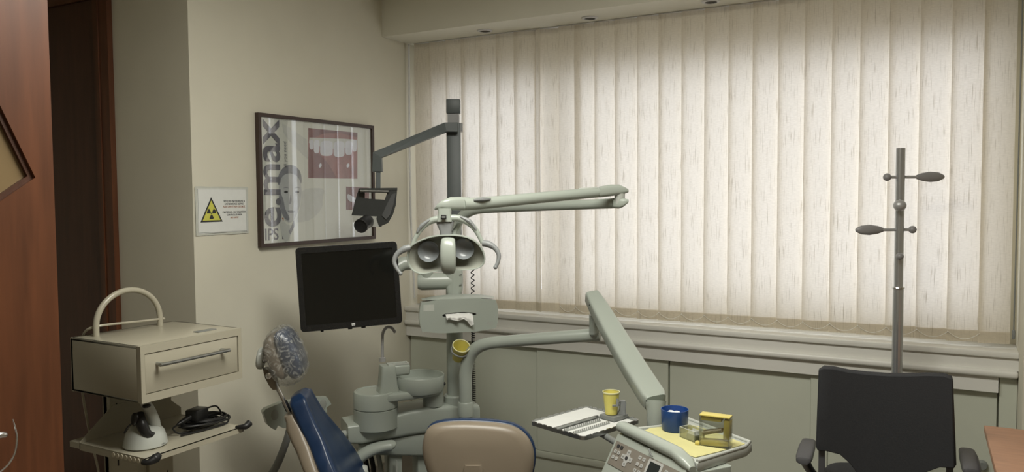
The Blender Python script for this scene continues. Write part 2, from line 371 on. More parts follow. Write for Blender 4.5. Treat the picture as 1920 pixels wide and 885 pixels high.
# ================================================================ VERTICAL BLIND
bl = thing('vertical_blind', 'cream fabric vertical blind with wide slats drawn across the whole window', 'blind', (-1.35, 4.05, 0.925))
edges = [-2.928, -2.815, -2.697, -2.586, -2.462, -2.342, -2.224, -2.106, -2.061, -1.937, -1.842, -1.721, -1.602, -1.475, -1.357, -1.234, -1.114, -0.992, -0.874, -0.751, -0.63, -0.507, -0.384, -0.262, -0.136, -0.011, 0.111]
for i, e in enumerate(edges):
    b = MB(); wd_ = 0.133; dy = 0.014; y0 = 4.045
    if i in (7,): wd_ = 0.056; dy = -0.02
    if i in (8,): wd_ = 0.131; dy = 0.016; y0 = 4.062
    if i == 26: wd_ = 0.122
    n = 6; bot = 0.935 + 0.004 * (i / 26) ; top = 2.5495
    zs = [bot, bot + 0.052, bot + 0.054, 1.3, 1.9, top]
    rows = []
    sw = random.uniform(-0.002, 0.002)
    for z in zs:
        rows.append([V((e + wd_ * j / n, y0 - dy + 2 * dy * j / n - 0.004 * math.sin(math.pi * j / n) + sw * (z - top), z)) for j in range(n + 1)])
    b.loft(rows, closed=False)
    # turned-up weight pocket: a second layer of cloth
    b.loft([[V((p.x, p.y - 0.0025, p.z)) for p in rows[0]], [V((p.x, p.y - 0.0025, p.z)) for p in rows[1]]], closed=False)
    b.loft([[V((p.x, p.y + 0.0025, p.z)) for p in rows[0]], [V((p.x, p.y + 0.0025, p.z)) for p in rows[1]]], closed=False)
    b.build('slat', blind_m, bl, recalc=False)
b = MB()
for i in range(9, 26):
    a, c = edges[i] + 0.006, edges[i + 1] + 0.006; z = 0.973 + 0.008 * i / 26
    b.tube([V((a + (c - a) * k / 8, 4.026, z - 0.028 * (1 - (2 * k / 8 - 1) ** 2))) for k in range(9)], 0.0011, n=5, k=1)
    b.ball(V((a, 4.026, z)), 0.003, n=8)
b.build('bead_chain', sill_m, bl)
b = MB().bx(-2.93, 0.25, 4.03, 4.07, 2.545, 2.549); b.build('headrail', frame_m, bl, smooth=False)
b = MB().tube([V((0.246, 4.0, 2.54)), V((0.245, 4.0, 1.8)), V((0.243, 4.0, 0.99))], 0.003, n=6); b.box((0.243, 4.0, 0.99), (0.012, 0.012, 0.04), bevel=0.003); b.build('control_cord', plastic_g, bl)
b = MB().tube([V((-2.945, 4.0, 2.54)), V((-2.95, 4.0, 1.6)), V((-2.94, 4.02, 0.97))], 0.006, n=8); b.build('wand', frame_m, bl)

# ================================================================ LOW CABINET UNDER THE SILL
cb = thing('low_cabinet', 'low built-in cream cabinet with flat panels below the window sill', 'cabinet', (-1.35, 4.05, 0))
MB().bx(WX + 0.002, 0.19, 3.965, 4.17, 0.738, 0.805).build('top_rail', sill_m, cb, smooth=False)
MB().bx(WX + 0.002, 0.255, 4.03, 4.17, 0.02, 0.737).build('carcass', lacquer, cb, smooth=False)
for a, c, dy in ((-2.96, -2.068, 0.0), (-2.062, -1.287, -0.012), (-1.281, -0.58, 0.0), (-0.50, 0.188, 0.0)):
    MB().bx(a, c, 4.0 + dy, 4.028, 0.14, 0.736, bevel=0.0015).build('panel', lacquer, cb, smooth=False)
MB().bx(-0.578, -0.502, 3.99, 4.028, 0.14, 0.736).build('post', lacquer, cb, smooth=False)
MB().bx(0.195, 0.26, 3.985, 4.028, 0.02, 0.806).build('post', lacquer, cb, smooth=False)
b = MB(); b.bx(WX + 0.002, 0.19, 3.985, 4.028, 0.10, 0.138, bevel=0.004); b.bx(WX + 0.002, 0.19, 4.0, 4.028, 0.002, 0.10); b.build('plinth', lacquer, cb)
p = aty(1842, 873, 3.99)
MB().lathe([(0, 0.02), (0.016, 0.02), (0.02, 0.014), (0.022, 0)], basis(p + V((0, 0.008, 0)), (0, -1, 0))).build('knob', plastic_g, cb)

# ================================================================ WALL THINGS
ps = thing('framed_poster', 'large brown framed dental advertising poster with portrait and mouth photo', 'poster', (-2.95, 3.21, 1.36))
PY0, PY1, PZ0, PZ1 = 2.772, 3.650, 1.358, 2.016
rect = lambda a, c, d, e: [(a, d), (c, d), (c, e), (a, e)]
MB().prism(rect(PY0, PY1, PZ0, PZ1), -2.968, -2.944, MY, holes=[rect(PY0 + 0.018, PY1 - 0.018, PZ0 + 0.018, PZ1 - 0.018)]).build('frame', poster_frame, ps, smooth=False)
MB().prism(rect(PY0 + 0.015, PY1 - 0.015, PZ0 + 0.015, PZ1 - 0.015), -2.968, -2.956, MY).build('print_sheet', poster_bg, ps, smooth=False)
XP = -2.9555
def pp(px, py): p = atx(px, py, XP); return (p.y, p.z)
def flat(name, pts, m, lift=0.0, sm=0, label=None):
    q = [pp(*p) for p in pts]
    if sm: q = chaikin(q, sm)
    return MB().prism(q, XP + lift, XP + lift + 0.0003, MY).build(name, m, ps, smooth=False, label=label)
flat('mouth_photo', [(578, 240), (670, 249), (670, 335), (578, 334)], lip_l, 0, label='square photo of a smiling mouth')
flat('lip_shade', [(578, 240), (670, 249), (670, 258), (640, 250), (608, 250), (580, 262)], lip_d, 0.0004, 0)
flat('lip_shade', [(579, 276), (600, 290), (618, 310), (630, 333), (579, 333)], lip_d, 0.0004, 0)
flat('tooth_row', [(579, 268), (590, 272), (612, 278), (635, 280), (655, 276), (669, 270), (669, 262), (640, 260), (610, 259), (580, 258)], shade_g, 0.0006, 0)
teeth = [(580, 262, 588, 280), (588, 262, 599, 287), (600, 264, 624, 292), (625, 265, 646, 294), (647, 264, 660, 290), (660, 262, 669, 284)]
for a, t_, c, d in teeth:
    flat('tooth', [(a + 1, t_), (c - 1, t_), (c, (t_ + d) / 2), (c - 0.5, d - 1), ((a + c) / 2, d + 1), (a + 0.5, d - 1), (a, (t_ + d) / 2)], teeth_m, 0.0008, 1)
for a, c in ((600, 310), (628, 318), (652, 310)): flat('lip_gleam', [(a - 3, c), (a + 1, c - 5), (a + 4, c), (a - 1, c + 6)], teeth_m if a != 628 else lip_l, 0.0007, 2)
flat('small_mouth_photo', [(649, 350), (692, 352), (692, 394), (649, 393)], lip_d, 0, label='smaller mouth photo below the large one')
flat('tooth', [(651, 362), (660, 368), (668, 372), (676, 366), (676, 378), (660, 380), (651, 374)], teeth_m, 0.0005, 2)
flat('portrait_hair', [(520, 350), (521, 330), (529, 315), (542, 308), (556, 312), (565, 325), (566, 350), (540, 345)], hair_g, 0.0003, 2)
flat('portrait_face', [(523, 345), (530, 328), (545, 324), (560, 332), (566, 352), (564, 378), (558, 400), (548, 418), (536, 416), (526, 398), (522, 372)], skin_g, 0.0006, 2)
flat('portrait_collar', [(524, 400), (533, 418), (546, 424), (551, 416), (550, 430), (541, 450), (535, 456), (526, 436)], shade_g, 0.0004, 1)
flat('portrait_collar', [(546, 424), (551, 412), (552, 424), (544, 440), (541, 434)], hair_g, 0.0009, 0)
flat('cheek_shade', [(524, 360), (531, 372), (534, 392), (545, 412), (536, 414), (526, 396), (522, 376)], hair_g, 0.0009, 2)
for ex in (536, 557): flat('eye', [(ex - 5, 360), (ex, 357), (ex + 5, 360), (ex, 363)], ink, 0.001, 2); flat('eyebrow', [(ex - 6, 353), (ex, 350), (ex + 6, 353), (ex, 352)], hair_g, 0.001)
flat('nose_shade', [(545, 362), (547, 380), (541, 384), (543, 374)], hair_g, 0.001, 1)
flat('mouth_line', [(537, 396), (546, 394), (555, 397), (546, 400)], hair_g, 0.001, 1)
flat('pale_swoosh', [(566, 355), (590, 352), (610, 354), (604, 372), (605, 390), (585, 412), (560, 418), (552, 414), (562, 395), (566, 372)], shade_g, 0.0002, 1)
flat('soffit_reflection', [(529, 232), (538, 236), (575, 262), (578, 300), (545, 268), (532, 250)], shade_g, 0.0002, 0)  # soffit's reflection in the glass, painted on as a pale shape
# lettering, read upwards
MR = lambda y, z, x=XP + 0.0003: frame(V((x, y, z)), V((0, 0, 1)), V((0, -1, 0)), V((1, 0, 0)))
text('lettering', 'e.max', 0.225, MR(2.912, 1.452, XP + 0.0019), poster_gr, ps, bold=0.0042, sx=0.985)
text('lettering', 'IPS', 0.082, frame(V((XP + 0.0003, 2.803, 1.392)), V((0, 1, 0)), V((0, 0, 1)), V((1, 0, 0))), poster_gr, ps, bold=0.0012, sx=0.95)
MB().prism([(2.921, 1.392), (2.931, 1.392), (2.931, 1.435), (2.921, 1.435)], XP, XP + 0.0004, MY).build('lettering', poster_gr, ps, smooth=False)
MB().prism([(2.921, 1.445), (2.933, 1.445), (2.933, 1.50), (2.921, 1.50)], XP, XP + 0.0004, MY).build('lettering', ink_red, ps, smooth=False)
text('lettering', 'all you need', 0.028, MR(2.962, 1.75), poster_gr, ps)
MB().bx(-2.9525, -2.9515, PY0 + 0.018, PY1 - 0.018, PZ0 + 0.018, PZ1 - 0.018).build('glass', poster_glass, ps, smooth=False)

sg = thing('warning_sign', 'laminated white radiation warning sign with yellow trefoil triangle on the wall', 'sign', (-2.968, 2.56, 1.43))
b = MB(); n = 8
b.loft([[V((-2.966 + 0.002 * math.sin(i * 1.3 + z * 9), 2.409 + 0.307 * i / n, z + 0.001 * math.sin(i * 2.1))) for i in range(n + 1)] for z in (1.432, 1.5, 1.58, 1.655)], closed=False)
b.build('laminate', mat('laminate', (0.52, 0.53, 0.47), 0.3), sg)
XS = -2.9635
b = MB().prism(rect(2.420, 2.704, 1.442, 1.646), XS - 0.001, XS, MY); b.build('paper', paper_w, sg, smooth=False)
b = MB().prism(rect(2.422, 2.702, 1.444, 1.644), XS, XS + 0.0003, MY, holes=[rect(2.4235, 2.7005, 1.4455, 1.6425)]); b.build('border_line', plastic_g, sg, smooth=False)
tri = [(2.433, 1.492), (2.558, 1.492), (2.4955, 1.607)]
tri_i = inset(tri, 0.80)
MB().prism(tri, XS, XS + 0.0003, MY, holes=[tri_i]).build('triangle_border', ink, sg, smooth=False)
MB().prism(tri_i, XS, XS + 0.0003, MY).build('triangle_field', sign_y, sg, smooth=False)
cx, cz = 2.4955, 1.532
for a0 in (60, 180, 300):
    q = [(cx + r * math.sin(math.radians(a0 + da)), cz + r * math.cos(math.radians(a0 + da))) for r, rng in ((0.026, range(-30, 31, 6)), (0.006, range(30, -31, -10))) for da in rng]
    MB().prism(q, XS + 0.0003, XS + 0.0006, MY).build('trefoil_blade', ink, sg, smooth=False)
MB().prism([(cx + 0.004 * math.cos(i), cz + 0.004 * math.sin(i)) for i in [k * math.pi / 5 for k in range(10)]], XS + 0.0003, XS + 0.0006, MY).build('trefoil_hub', ink, sg, smooth=False)
for body, z, m in (('ΠΡΟΣΟΧΗ ΑΚΤΙΝΟΒΟΛΙΑ Χ', 1.583, ink), ('ΕΛΕΓΧΟΜΕΝΟΣ ΧΩΡΟΣ', 1.570, ink), ('ΑΠΑΓΟΡΕΥΕΤΑΙ Η ΕΙΣΟΔΟΣ', 1.557, ink_red), ('CAUTION X - RAY RADIATION', 1.532, ink), ('CONTROLLED AREA', 1.519, ink), ('NO ENTRY', 1.506, ink_red)):
    text('lettering', body, 0.0115, frame(V((XS + 0.0003, 2.628, z)), V((0, 1, 0)), V((0, 0, 1)), V((1, 0, 0))), m, sg, bold=0.0002, align='CENTER', sx=0.86)

# ================================================================ TROLLEY
TX0, TX1, TY0, TY1 = -2.83, -2.43, 1.732, 2.174
tr = thing('drawer_trolley', 'cream enamel trolley with one drawer box, lower shelf and hoop handle', 'trolley', (-2.63, 1.95, 0))
b = MB(); z0, z1 = 0.893, 1.092
b.bx(TX0, TX1 - 0.02, TY0, TY1, z1 - 0.012, z1, bevel=0.003); b.bx(TX0, TX1 - 0.02, TY0, TY1, z0, z0 + 0.012, bevel=0.003)
b.bx(TX0, TX1 - 0.02, TY0, TY0 + 0.012, z0, z1, bevel=0.003); b.bx(TX0, TX1 - 0.02, TY1 - 0.012, TY1, z0, z1, bevel=0.003); b.bx(TX0, TX0 + 0.012, TY0, TY1, z0, z1)
b.prism(rect(TY0, TY1, z0, z1), TX1 - 0.02, TX1, MY, holes=[rect(TY0 + 0.016, TY1 - 0.016, z0 + 0.028, z1 - 0.028)])
b.build('drawer_box', steel_w, tr)
dr = MB().bx(TX1 - 0.3, TX1 - 0.003, TY0 + 0.0185, TY1 - 0.0185, z0 + 0.0305, z1 - 0.0305, bevel=0.002).build('drawer', steel_w, tr)
a = atx(304, 680, -2.40); c = atx(427, 660, -2.40); zz = (a.z + c.z) / 2
b = MB(); b.tube([V((TX1 - 0.002, a.y + 0.004, zz)), V((-2.405, a.y + 0.004, zz)), V((-2.397, a.y + 0.012, zz)), V((-2.397, c.y - 0.012, zz)), V((-2.405, c.y - 0.004, zz)), V((TX1 - 0.002, c.y - 0.004, zz))], 0.0065, n=12, k=4); b.build('drawer_handle', brushed, dr)
hA = atz(172, 608, 1.092) ; hy0, hy1 = 1.80, 2.14; hx = -2.77
hy0 = atx(180, 612, hx).y; hy1 = atx(300, 600, hx).y; hm = (hy0 + hy1) / 2; hr = (hy1 - hy0) / 2
b = MB().tube([V((hx, hy0, 1.09))] + [V((hx, hm - hr * math.cos(t), 1.125 + hr * 0.92 * math.sin(t))) for t in [i * math.pi / 14 for i in range(15)]] + [V((hx, hy1, 1.09))], 0.011, n=14, k=2); b.build('hoop_handle', steel_w, tr)
b = MB().box((-2.50, 2.06, 1.0935), (0.03, 0.085, 0.003), bevel=0.001); b.build('worn_strip', plastic_g, tr)
# posts
b = MB(); b.bx(-2.845, -2.80, 1.86, 1.97, 0.05, 0.92); b.bx(-2.845, -2.80, 2.02, 2.13, 0.05, 0.92); b.bx(-2.84, -2.82, 1.86, 2.13, 0.3, 0.9); b.build('rear_post', steel_w, tr, smooth=False)
b = MB()
for k in range(5):
    b.bx(-2.801, -2.7985, 1.884, 1.889, 0.35 + k * 0.11, 0.375 + k * 0.11); b.bx(-2.801, -2.7985, 2.10, 2.105, 0.35 + k * 0.11, 0.375 + k * 0.11)
b.build('post_slots', ink, tr, smooth=False)
SZ = atx(262, 863, -2.43).z
sy0 = 1.735; sy1 = 2.174
b = MB(); b.bx(-2.80, -2.43, sy0, sy1, SZ - 0.003, SZ); b.bx(-2.80, -2.43, sy0, sy0 + 0.004, SZ - 0.026, SZ + 0.001); b.bx(-2.80, -2.43, sy1 - 0.004, sy1, SZ - 0.022, SZ + 0.001); b.prism([(1.735, SZ - 0.02), (2.174, SZ - 0.02), (2.174, SZ + 0.03), (2.08, SZ + 0.11), (1.87, SZ + 0.11), (1.735, SZ + 0.004)], -2.80, -2.797, MY)
b.bx(-2.433, -2.43, sy0, sy1, SZ - 0.022, SZ); b.bx(-2.86, -2.80, sy0, 1.86, SZ - 0.022, SZ)
b.build('shelf', steel_w, tr, smooth=False)
for k in range(7):
    MB().lathe([(0, 0.0), (0.0085, 0.0), (0.0085, 0.002), (0, 0.002)], basis(V((-2.462 - k * 0.023, sy0 - 0.0005, SZ - 0.012)), (0, -1, 0)), n=16).build('hole', mat('hole_pale', (0.6, 0.55, 0.42), 0.6) if k == 0 else MATS['hole_pale'], tr)
b = MB(); b.tube([V((-2.435, sy0 - 0.004, SZ - 0.012)), V((-2.415, sy0 + 0.004, SZ - 0.012)), V((-2.41, sy0 + 0.028, SZ - 0.004)), V((-2.41, sy0 + 0.045, SZ + 0.006))], [0.009, 0.010, 0.017, 0.010], n=12); b.build('corner_bumper', rubber, tr)
b = MB(); b.tube([V((-2.44, sy1 - 0.03, SZ + 0.002)), V((-2.41, sy1 - 0.01, SZ + 0.004)), V((-2.41, sy1 + 0.012, SZ + 0.012))], [0.006, 0.012, 0.014], n=12); b.build('corner_bumper', rubber, tr)
b = MB()
for x, y in ((-2.85, 1.76), (-2.45, 1.76), (-2.85, 2.15), (-2.45, 2.15)): b.lathe([(0, -0.012), (0.03, -0.012), (0.03, 0.012), (0, 0.012)], basis(V((x, y, 0.03)), (0, 1, 0)), n=18)
b.bx(-2.87, -2.43, 1.74, 2.17, 0.06, 0.09, bevel=0.01); b.build('base', steel_w, tr)
# white cable over the trolley
b = MB(); b.tube([atx(308, 597, -2.77), atx(270, 603, -2.76) + V((0, 0, 0.003)), atx(200, 609, -2.77), atx(170, 615, -2.79), V((-2.84, 1.79, 1.094)), V((-2.855, 1.80, 1.05)), V((-2.855, 1.80, 0.93)), atx(155, 735, -2.855), atx(163, 785, -2.86), atx(172, 830, -2.86), atx(184, 880, -2.86), atx(188, 920, -2.86)], 0.0045, n=8)
tag(b.build('cable', steel_w), 'thin white cable draped over the trolley top and hanging down its left side', 'cable')
# scanner in dock
sc = at(273, 838, 2.80); sc = V((-2.56, atx(273, 838, -2.56).y, SZ))
sn = thing('curing_light', 'white and black cordless handpiece standing in its domed charging base on shelf', 'handpiece', sc)
M = Matrix.Translation(sc)
MB().lathe([(0, 0.001), (0.070, 0.001), (0.076, 0.006), (0.074, 0.02), (0.066, 0.05), (0.05, 0.072), (0.02, 0.08), (0, 0.081)], M).build('charging_base', plastic_w, sn)
def q(px, py, dd=0.0): return atx(px, py, sc.x + dd)
b = MB(); b.tube([q(262, 775, .01), q(266, 795, .035), q(278, 815, .05), q(296, 812, .05)], [0.014, 0.02, 0.016, 0.010], n=14); b.build('cradle', black, sn)
b = MB(); b.tube([q(297, 810, .03), q(290, 790, .03), q(281, 770, .03), q(272, 756, .03), q(266, 748, .02)], [0.012, 0.019, 0.019, 0.017, 0.010], n=16); b.build('handpiece', plastic_w, sn)
b = MB(); b.ball(q(253, 786, .02), (0.014, 0.016, 0.024)); b.tube([q(250, 792, .02), q(240, 800, .02), q(233, 812, .01)], 0.003, n=8); b.build('trigger', black, sn)
b = MB(); b.ball(q(275, 761, .045), (0.012, 0.016, 0.008)); b.build('button', black, sn)
text('lettering', 'elite', 0.011, basis(q(303, 834, .075), V((0.85, 0.1, 0.35)), V((0, 1, 0.02))), plastic_g, sn)
# adapter and cable
ad = V((-2.56, atx(370, 800, -2.56).y, SZ))
t = thing('power_adapter', 'black plug-in power adapter lying on the coiled black cable', 'adapter', ad + V((0, 0, 0.035)))
b = MB(); Mx = Matrix.Translation(ad + V((0, 0, 0.060))) @ Matrix.Rotation(math.radians(12), 4, 'Z'); b.box((0, 0, 0), (0.055, 0.072, 0.045), Mx, bevel=0.006); b.build('body', black, t)
b = MB(); b.tube([ad + V((0, -0.03, 0.055)), ad + V((0, -0.07, 0.045)), ad + V((0, -0.09, 0.04))], [0.014, 0.010, 0.005], n=10); b.build('plug', black, t)
b = MB(); c0 = ad + V((0.0, 0.01, 0.012))
for k in range(13):
    rx, ry = random.uniform(0.035, 0.06), random.uniform(0.07, 0.108); ph = random.uniform(0, 6); ox, oy = random.uniform(-0.012, 0.012), random.uniform(-0.01, 0.045); zz = random.uniform(0.0, 0.022)
    b.tube([c0 + V((ox + rx * math.cos(t_), oy + ry * math.sin(t_), zz + 0.005 * math.sin(2 * t_ + ph))) for t_ in [i * 2 * math.pi / 22 for i in range(23)]], 0.0036, n=7, k=1)
b.tube([ad + V((0, -0.09, 0.04)), ad + V((0.0, -0.11, 0.03)), ad + V((0.01, -0.09, 0.008)), ad + V((0.02, -0.04, 0.006))], 0.0032, n=7)
b.tube([ad + V((0.03, -0.10, 0.006)), ad + V((0.05, 0.0, 0.006)), ad + V((0.05, 0.10, 0.006)), ad + V((0.0, 0.15, 0.02))], 0.0036, n=7)
b.tube([ad + V((-0.01, 0.03, 0.065)), ad + V((0, 0.09, 0.07)), ad + V((0, 0.12, 0.03)), ad + V((0, 0.13, 0.012))], 0.0034, n=7)
tag(b.build('cable', rubber), 'bundle of coiled black cable heaped on the trolley shelf', 'cable')

# ================================================================ MAST WITH CAMERA HEAD
mp0 = at(850, 187, 4.2); mz = mp0.z; mxy = V((mp0.x, mp0.y, 0))
ax, ay = VR.copy(), V((-VR.y, VR.x, 0)); ax.z = 0; ax.normalize(); ay = V((-ax.y, ax.x, 0))
MF = frame(mxy, ax, ay, UP)
ms = thing('camera_mast', 'tall dark grey square mast with side arm carrying a black camera head', 'mast', mxy)
MB().bx(-0.036, 0.036, -0.03, 0.03, 0.03, mz - 0.125, MF, bevel=0.003).build('pole', mast_m, ms)
MB().bx(-0.030, 0.030, -0.025, 0.025, mz - 0.124, mz - 0.075, MF).build('pole_neck', mast_l, ms, smooth=False)
MB().bx(-0.036, 0.036, -0.032, 0.032, mz - 0.0745, mz, MF, bevel=0.003).build('pole_cap', mast_m, ms)
MB().bx(0.0362, 0.048, -0.025, 0.02, mz - 0.17, mz - 0.125, MF).build('clamp', mast_l, ms, smooth=False)
MB().bx(-0.22, 0.22, -0.2, 0.2, 0.0, 0.03, MF, bevel=0.008).build('base_plate', mast_m, ms)
arm_pts = [at(850, 236, 4.15), at(838, 237, 4.15), at(713, 287, 4.02), at(707, 300, 4.0), at(708, 322, 4.0)]
b = MB()
hv = 0.024
def barsec(p, d, h=hv, w=0.02):
    d = d.normalized(); n_ = VB; u = d.cross(n_).normalized(); return [p + u * h + n_ * w, p - u * h + n_ * w, p - u * h - n_ * w, p + u * h - n_ * w]
P = [at(858, 239, 4.15), at(836, 239, 4.15), at(708, 291, 4.0), at(708, 322, 4.0)]
dd = [P[1] - P[0], (P[1] - P[0]).normalized() + (P[2] - P[1]).normalized(), (P[2] - P[1]).normalized() + (P[3] - P[2]).normalized(), P[3] - P[2]]
b.loft([barsec(p, d) for p, d in zip(P, dd)]); b.build('arm', mast_m, ms, smooth=False)
b = MB().cyl(at(709, 315, 4.0), at(709, 353, 4.0), 0.0155, n=4); b.build('drop_bar', mast_m, ms, smooth=False)
# head
hd = 3.98; fr = hd - 0.10
def prismpx(pts, d0, d1, bm):
    bm.loft([[at(x, y, d0) for x, y in pts], [at(x, y, d1) for x, y in pts]]); return bm
b = MB(); prismpx([(673, 353), (745, 352), (745, 357), (672, 358)], hd - 0.09, hd + 0.03, b)
prismpx([(672, 356), (684, 356), (684, 372), (726, 375), (722, 410), (706, 409), (659, 404), (666, 375)], hd - 0.05, hd + 0.02, b)
b.build('camera_body', mat('camera_black', (0.035, 0.038, 0.037), 0.35), ms, smooth=False)
b = MB(); prismpx([(729, 353), (745, 353), (742, 385), (737, 402), (728, 418), (712, 425), (706, 408), (720, 378)], hd - 0.085, hd + 0.03, b); b.build('side_cheek', MATS['camera_black'], ms, angle=20)
b = MB(); prismpx([(742, 362), (738, 384), (732, 402), (724, 412), (716, 404), (724, 386), (735, 364)], hd - 0.092, hd - 0.083, b); b.build('cheek_inset', mat('cheek_grey', (0.085, 0.088, 0.09), 0.3), ms)
b = MB().tube([at(676, 358, hd - 0.095), at(729, 359, hd - 0.095)], 0.0065, n=12, k=1); b.build('grip_bar', brushed, ms)
b = MB(); prismpx([(661, 404), (711, 406), (716, 425), (695, 426), (661, 416)], hd - 0.075, hd - 0.045, b); b.build('front_plate', mat('silver_plate', (0.42, 0.42, 0.38), 0.4), ms, smooth=False)
Lc = at(690, 414, hd - 0.07); Ld = at(676, 424, hd - 0.16)
M = basis(Lc, Ld - Lc); LL = (Ld - Lc).length
MB().lathe([(0.0, 0), (0.030, 0), (0.033, 0.01), (0.033, LL - 0.02), (0.035, LL - 0.018), (0.035, LL - 0.002), (0.031, LL), (0.029, LL - 0.006), (0, LL - 0.01)], M, n=28).build('lens', black, ms)
# mast foot cord
b = MB(); cp = at(886, 505, 4.05); n = 760
def helix(top, bot, turns, r): return [top.lerp(bot, i / n) + V((r * math.cos(2 * math.pi * turns * i / n), r * math.sin(2 * math.pi * turns * i / n), 0)) for i in range(n + 1)]
hb = V((cp.x, cp.y, 0.45))
b.tube([V((cp.x - 0.05, cp.y - 0.04, cp.z + 0.12)), V((cp.x - 0.02, cp.y - 0.02, cp.z + 0.06)), cp + V((0, 0, 0.03)), cp], 0.004, n=6)
b.tube(helix(cp, V((cp.x, cp.y, cp.z - 0.30)), 11, 0.008), 0.0027, n=5, k=1)
b.tube(helix(V((cp.x, cp.y, cp.z - 0.30)), hb, 48, 0.0085), 0.0027, n=5, k=1)
b.tube([hb, hb + V((0.02, -0.02, -0.06)), hb + V((0.04, -0.02, -0.16)), hb + V((0.03, 0, -0.448))], 0.004, n=6)
tag(b.build('coiled_cord', rubber), 'black coiled cord hanging behind the tissue box beside the grey mast', 'cord')

# ================================================================ DENTAL UNIT
BL, BR = at(655, 815, 3.62), at(890, 775, 3.86); BD = (BR - BL); BD.z = 0; BD.normalize(); BN = V((BD.y, -BD.x, 0))   # BN towards viewer
du = thing('dental_unit', 'off-white dental unit body with spittoon, boom and two upright tubes', 'dental unit', V((-2.15, 3.05, 0)))
tops = [(653, 797, 3.62), (680, 794, 3.65), (720, 783, 3.69), (770, 770, 3.74), (820, 762, 3.79), (850, 760, 3.82), (900, 760, 3.87)]
bots = [(655, 838, 3.62), (680, 835, 3.65), (720, 828, 3.69), (770, 819, 3.74), (820, 812, 3.79), (850, 810, 3.82), (900, 806, 3.87)]
secs = []
for k, (a, c) in enumerate(zip(tops, bots)):
    T, B = at(*a), at(*c); mid = (T + B) / 2; h = (T.z - B.z) / 2
    secs.append(sup(mid - BN * 0.095, BN, UP, 0.095 if k else 0.085, h if k else h * 0.9, 7, 32))
b = MB().loft(secs); b.build('boom', plastic, du)
# lower body under the boom
secs = []
for (x, y, d, hh) in ((674, 843, 3.66, 0.022), (720, 843, 3.70, 0.038), (780, 838, 3.75, 0.055), (860, 835, 3.83, 0.068), (905, 835, 3.87, 0.07)):
    c = at(x, y, d); secs.append(sup(c - BN * 0.105, BN, UP, 0.085, hh, 8, 24))
MB().loft(secs).build('lower_body', plastic, du)
MB().cyl(at(640, 823, 3.58) - BN * 0.06, at(660, 820, 3.64) - BN * 0.06, 0.019).build('side_connector', plastic_w, du)
for x, d, wv in ((747, 3.72, 0.032), (800, 3.78, 0.03), (876, 3.85, 0.05)):
    c = at(x, 860, d) - BN * 0.10
    MB().bx(-wv, wv, -0.05, 0.05, 0, at(x, 835, d).z - c.z, frame(c, BD, -BN, UP), bevel=0.006).bx(-wv, wv, -0.05, 0.05, -c.z + 0.02, 0.01, frame(c, BD, -BN, UP), bevel=0.006).build('support', plastic, du)
c = at(747, 868, 3.70); MB().tube([c - BN * 0.035, c - BN * 0.03 + V((0, 0, -0.2))], 0.004, k=1, n=8).build('hose', plastic_w, du)
for k, x in enumerate((700, 715, 690)):
    p = at(x, 850, 3.72) - BN * 0.1
    MB().tube([p, p + V((0.02, 0.01, -0.15)), p + V((0.05 * (k - 1), 0.0, -p.z + 0.01))], 0.012, n=10).build('hose', black if k != 1 else plastic_w, du)
MB().box((0, 0, 0.02), (0.62, 0.26, 0.04), frame(V((-2.2, 3.0, 0.0)), BD, -BN, UP), bevel=0.01).build('floor_box', plastic_w, du)
# spittoon drum
c = at(704, 732, 3.72); zd = c.z; c0 = V((c.x, c.y, 0)); zb_ = at(704, 792, 3.72).z; zm = at(704, 763, 3.72).z
M = Matrix.Translation(c0)
MB().lathe([(0, zb_ - 0.02), (0.104, zb_ - 0.02), (0.104, zm - 0.002), (0.1, zm), (0, zm)], M, n=40).build('drum_lower', plastic, du)
b = MB().lathe([(0, zm + 0.002), (0.1, zm + 0.002), (0.104, zm + 0.004), (0.103, zd - 0.006), (0.099, zd), (0.09, zd + 0.002), (0.088, zd - 0.002), (0, zd - 0.002)], M, n=40)
# platform reaching right
pR = at(812, 742, 3.83); e1 = V((pR.x, pR.y, 0)); dv = (e1 - c0).normalized(); nv = V((dv.y, -dv.x, 0))
for_t = []
ln = (e1 - c0).length
b.loft([sup(c0 + dv * (ln * t) + UP * (zd - 0.022), nv, UP, w_, 0.021, 6, 24) for t, w_ in ((0.1, 0.098), (0.4, 0.093), (0.7, 0.085), (0.9, 0.075), (1.05, 0.055), (1.12, 0.02))])
b.build('drum_upper', plastic, du)
b = MB(); b.cyl(e1 + UP * (zd - 0.10), e1 + UP * (zd - 0.02), 0.05, 0.05, n=28); b.build('platform_foot', plastic, du)
# tower
tz = at(727, 682, 3.74).z; tc = at(727, 735, 3.72); tc.z = 0
secs = []
for z, w_, dep in ((zd - 0.01, 0.052, 0.05), (zd + 0.03, 0.042, 0.044), (zd + 0.08, 0.037, 0.042), (tz - 0.01, 0.035, 0.042), (tz, 0.032, 0.039)): secs.append(sup(tc + UP * z, dv, nv, w_, dep, 5, 24))
b = MB().loft(secs)
b.box((0.06, 0, tz - 0.026), (0.09, 0.06, 0.052), frame(V((tc.x, tc.y, 0)), dv, -nv, UP), bevel=0.012, seg=3)
b.build('tower', plastic, du)
b = MB(); b.prism([(-0.0, -0.024), (0.098, -0.024), (0.098, 0.024), (-0.0, 0.024)], tz, tz + 0.006, frame(V((tc.x, tc.y, 0)), dv, -nv, UP), holes=[[(0.004, -0.019), (0.092, -0.019), (0.092, 0.019), (0.004, 0.019)]]); b.build('tower_lip', plastic_w, du, smooth=False)
f0 = at(717, 673, 3.74)
b = MB(); b.tube([f0 + V((0, 0, -0.01)), at(717, 640, 3.74), at(718, 624, 3.74), at(725, 614, 3.74), at(735, 615, 3.74), at(741, 624, 3.74)], 0.0072, n=12); b.lathe([(0, -0.012), (0.016, -0.012), (0.015, 0.006), (0, 0.008)], Matrix.Translation(f0)); b.build('cup_filler_spout', satin, du)
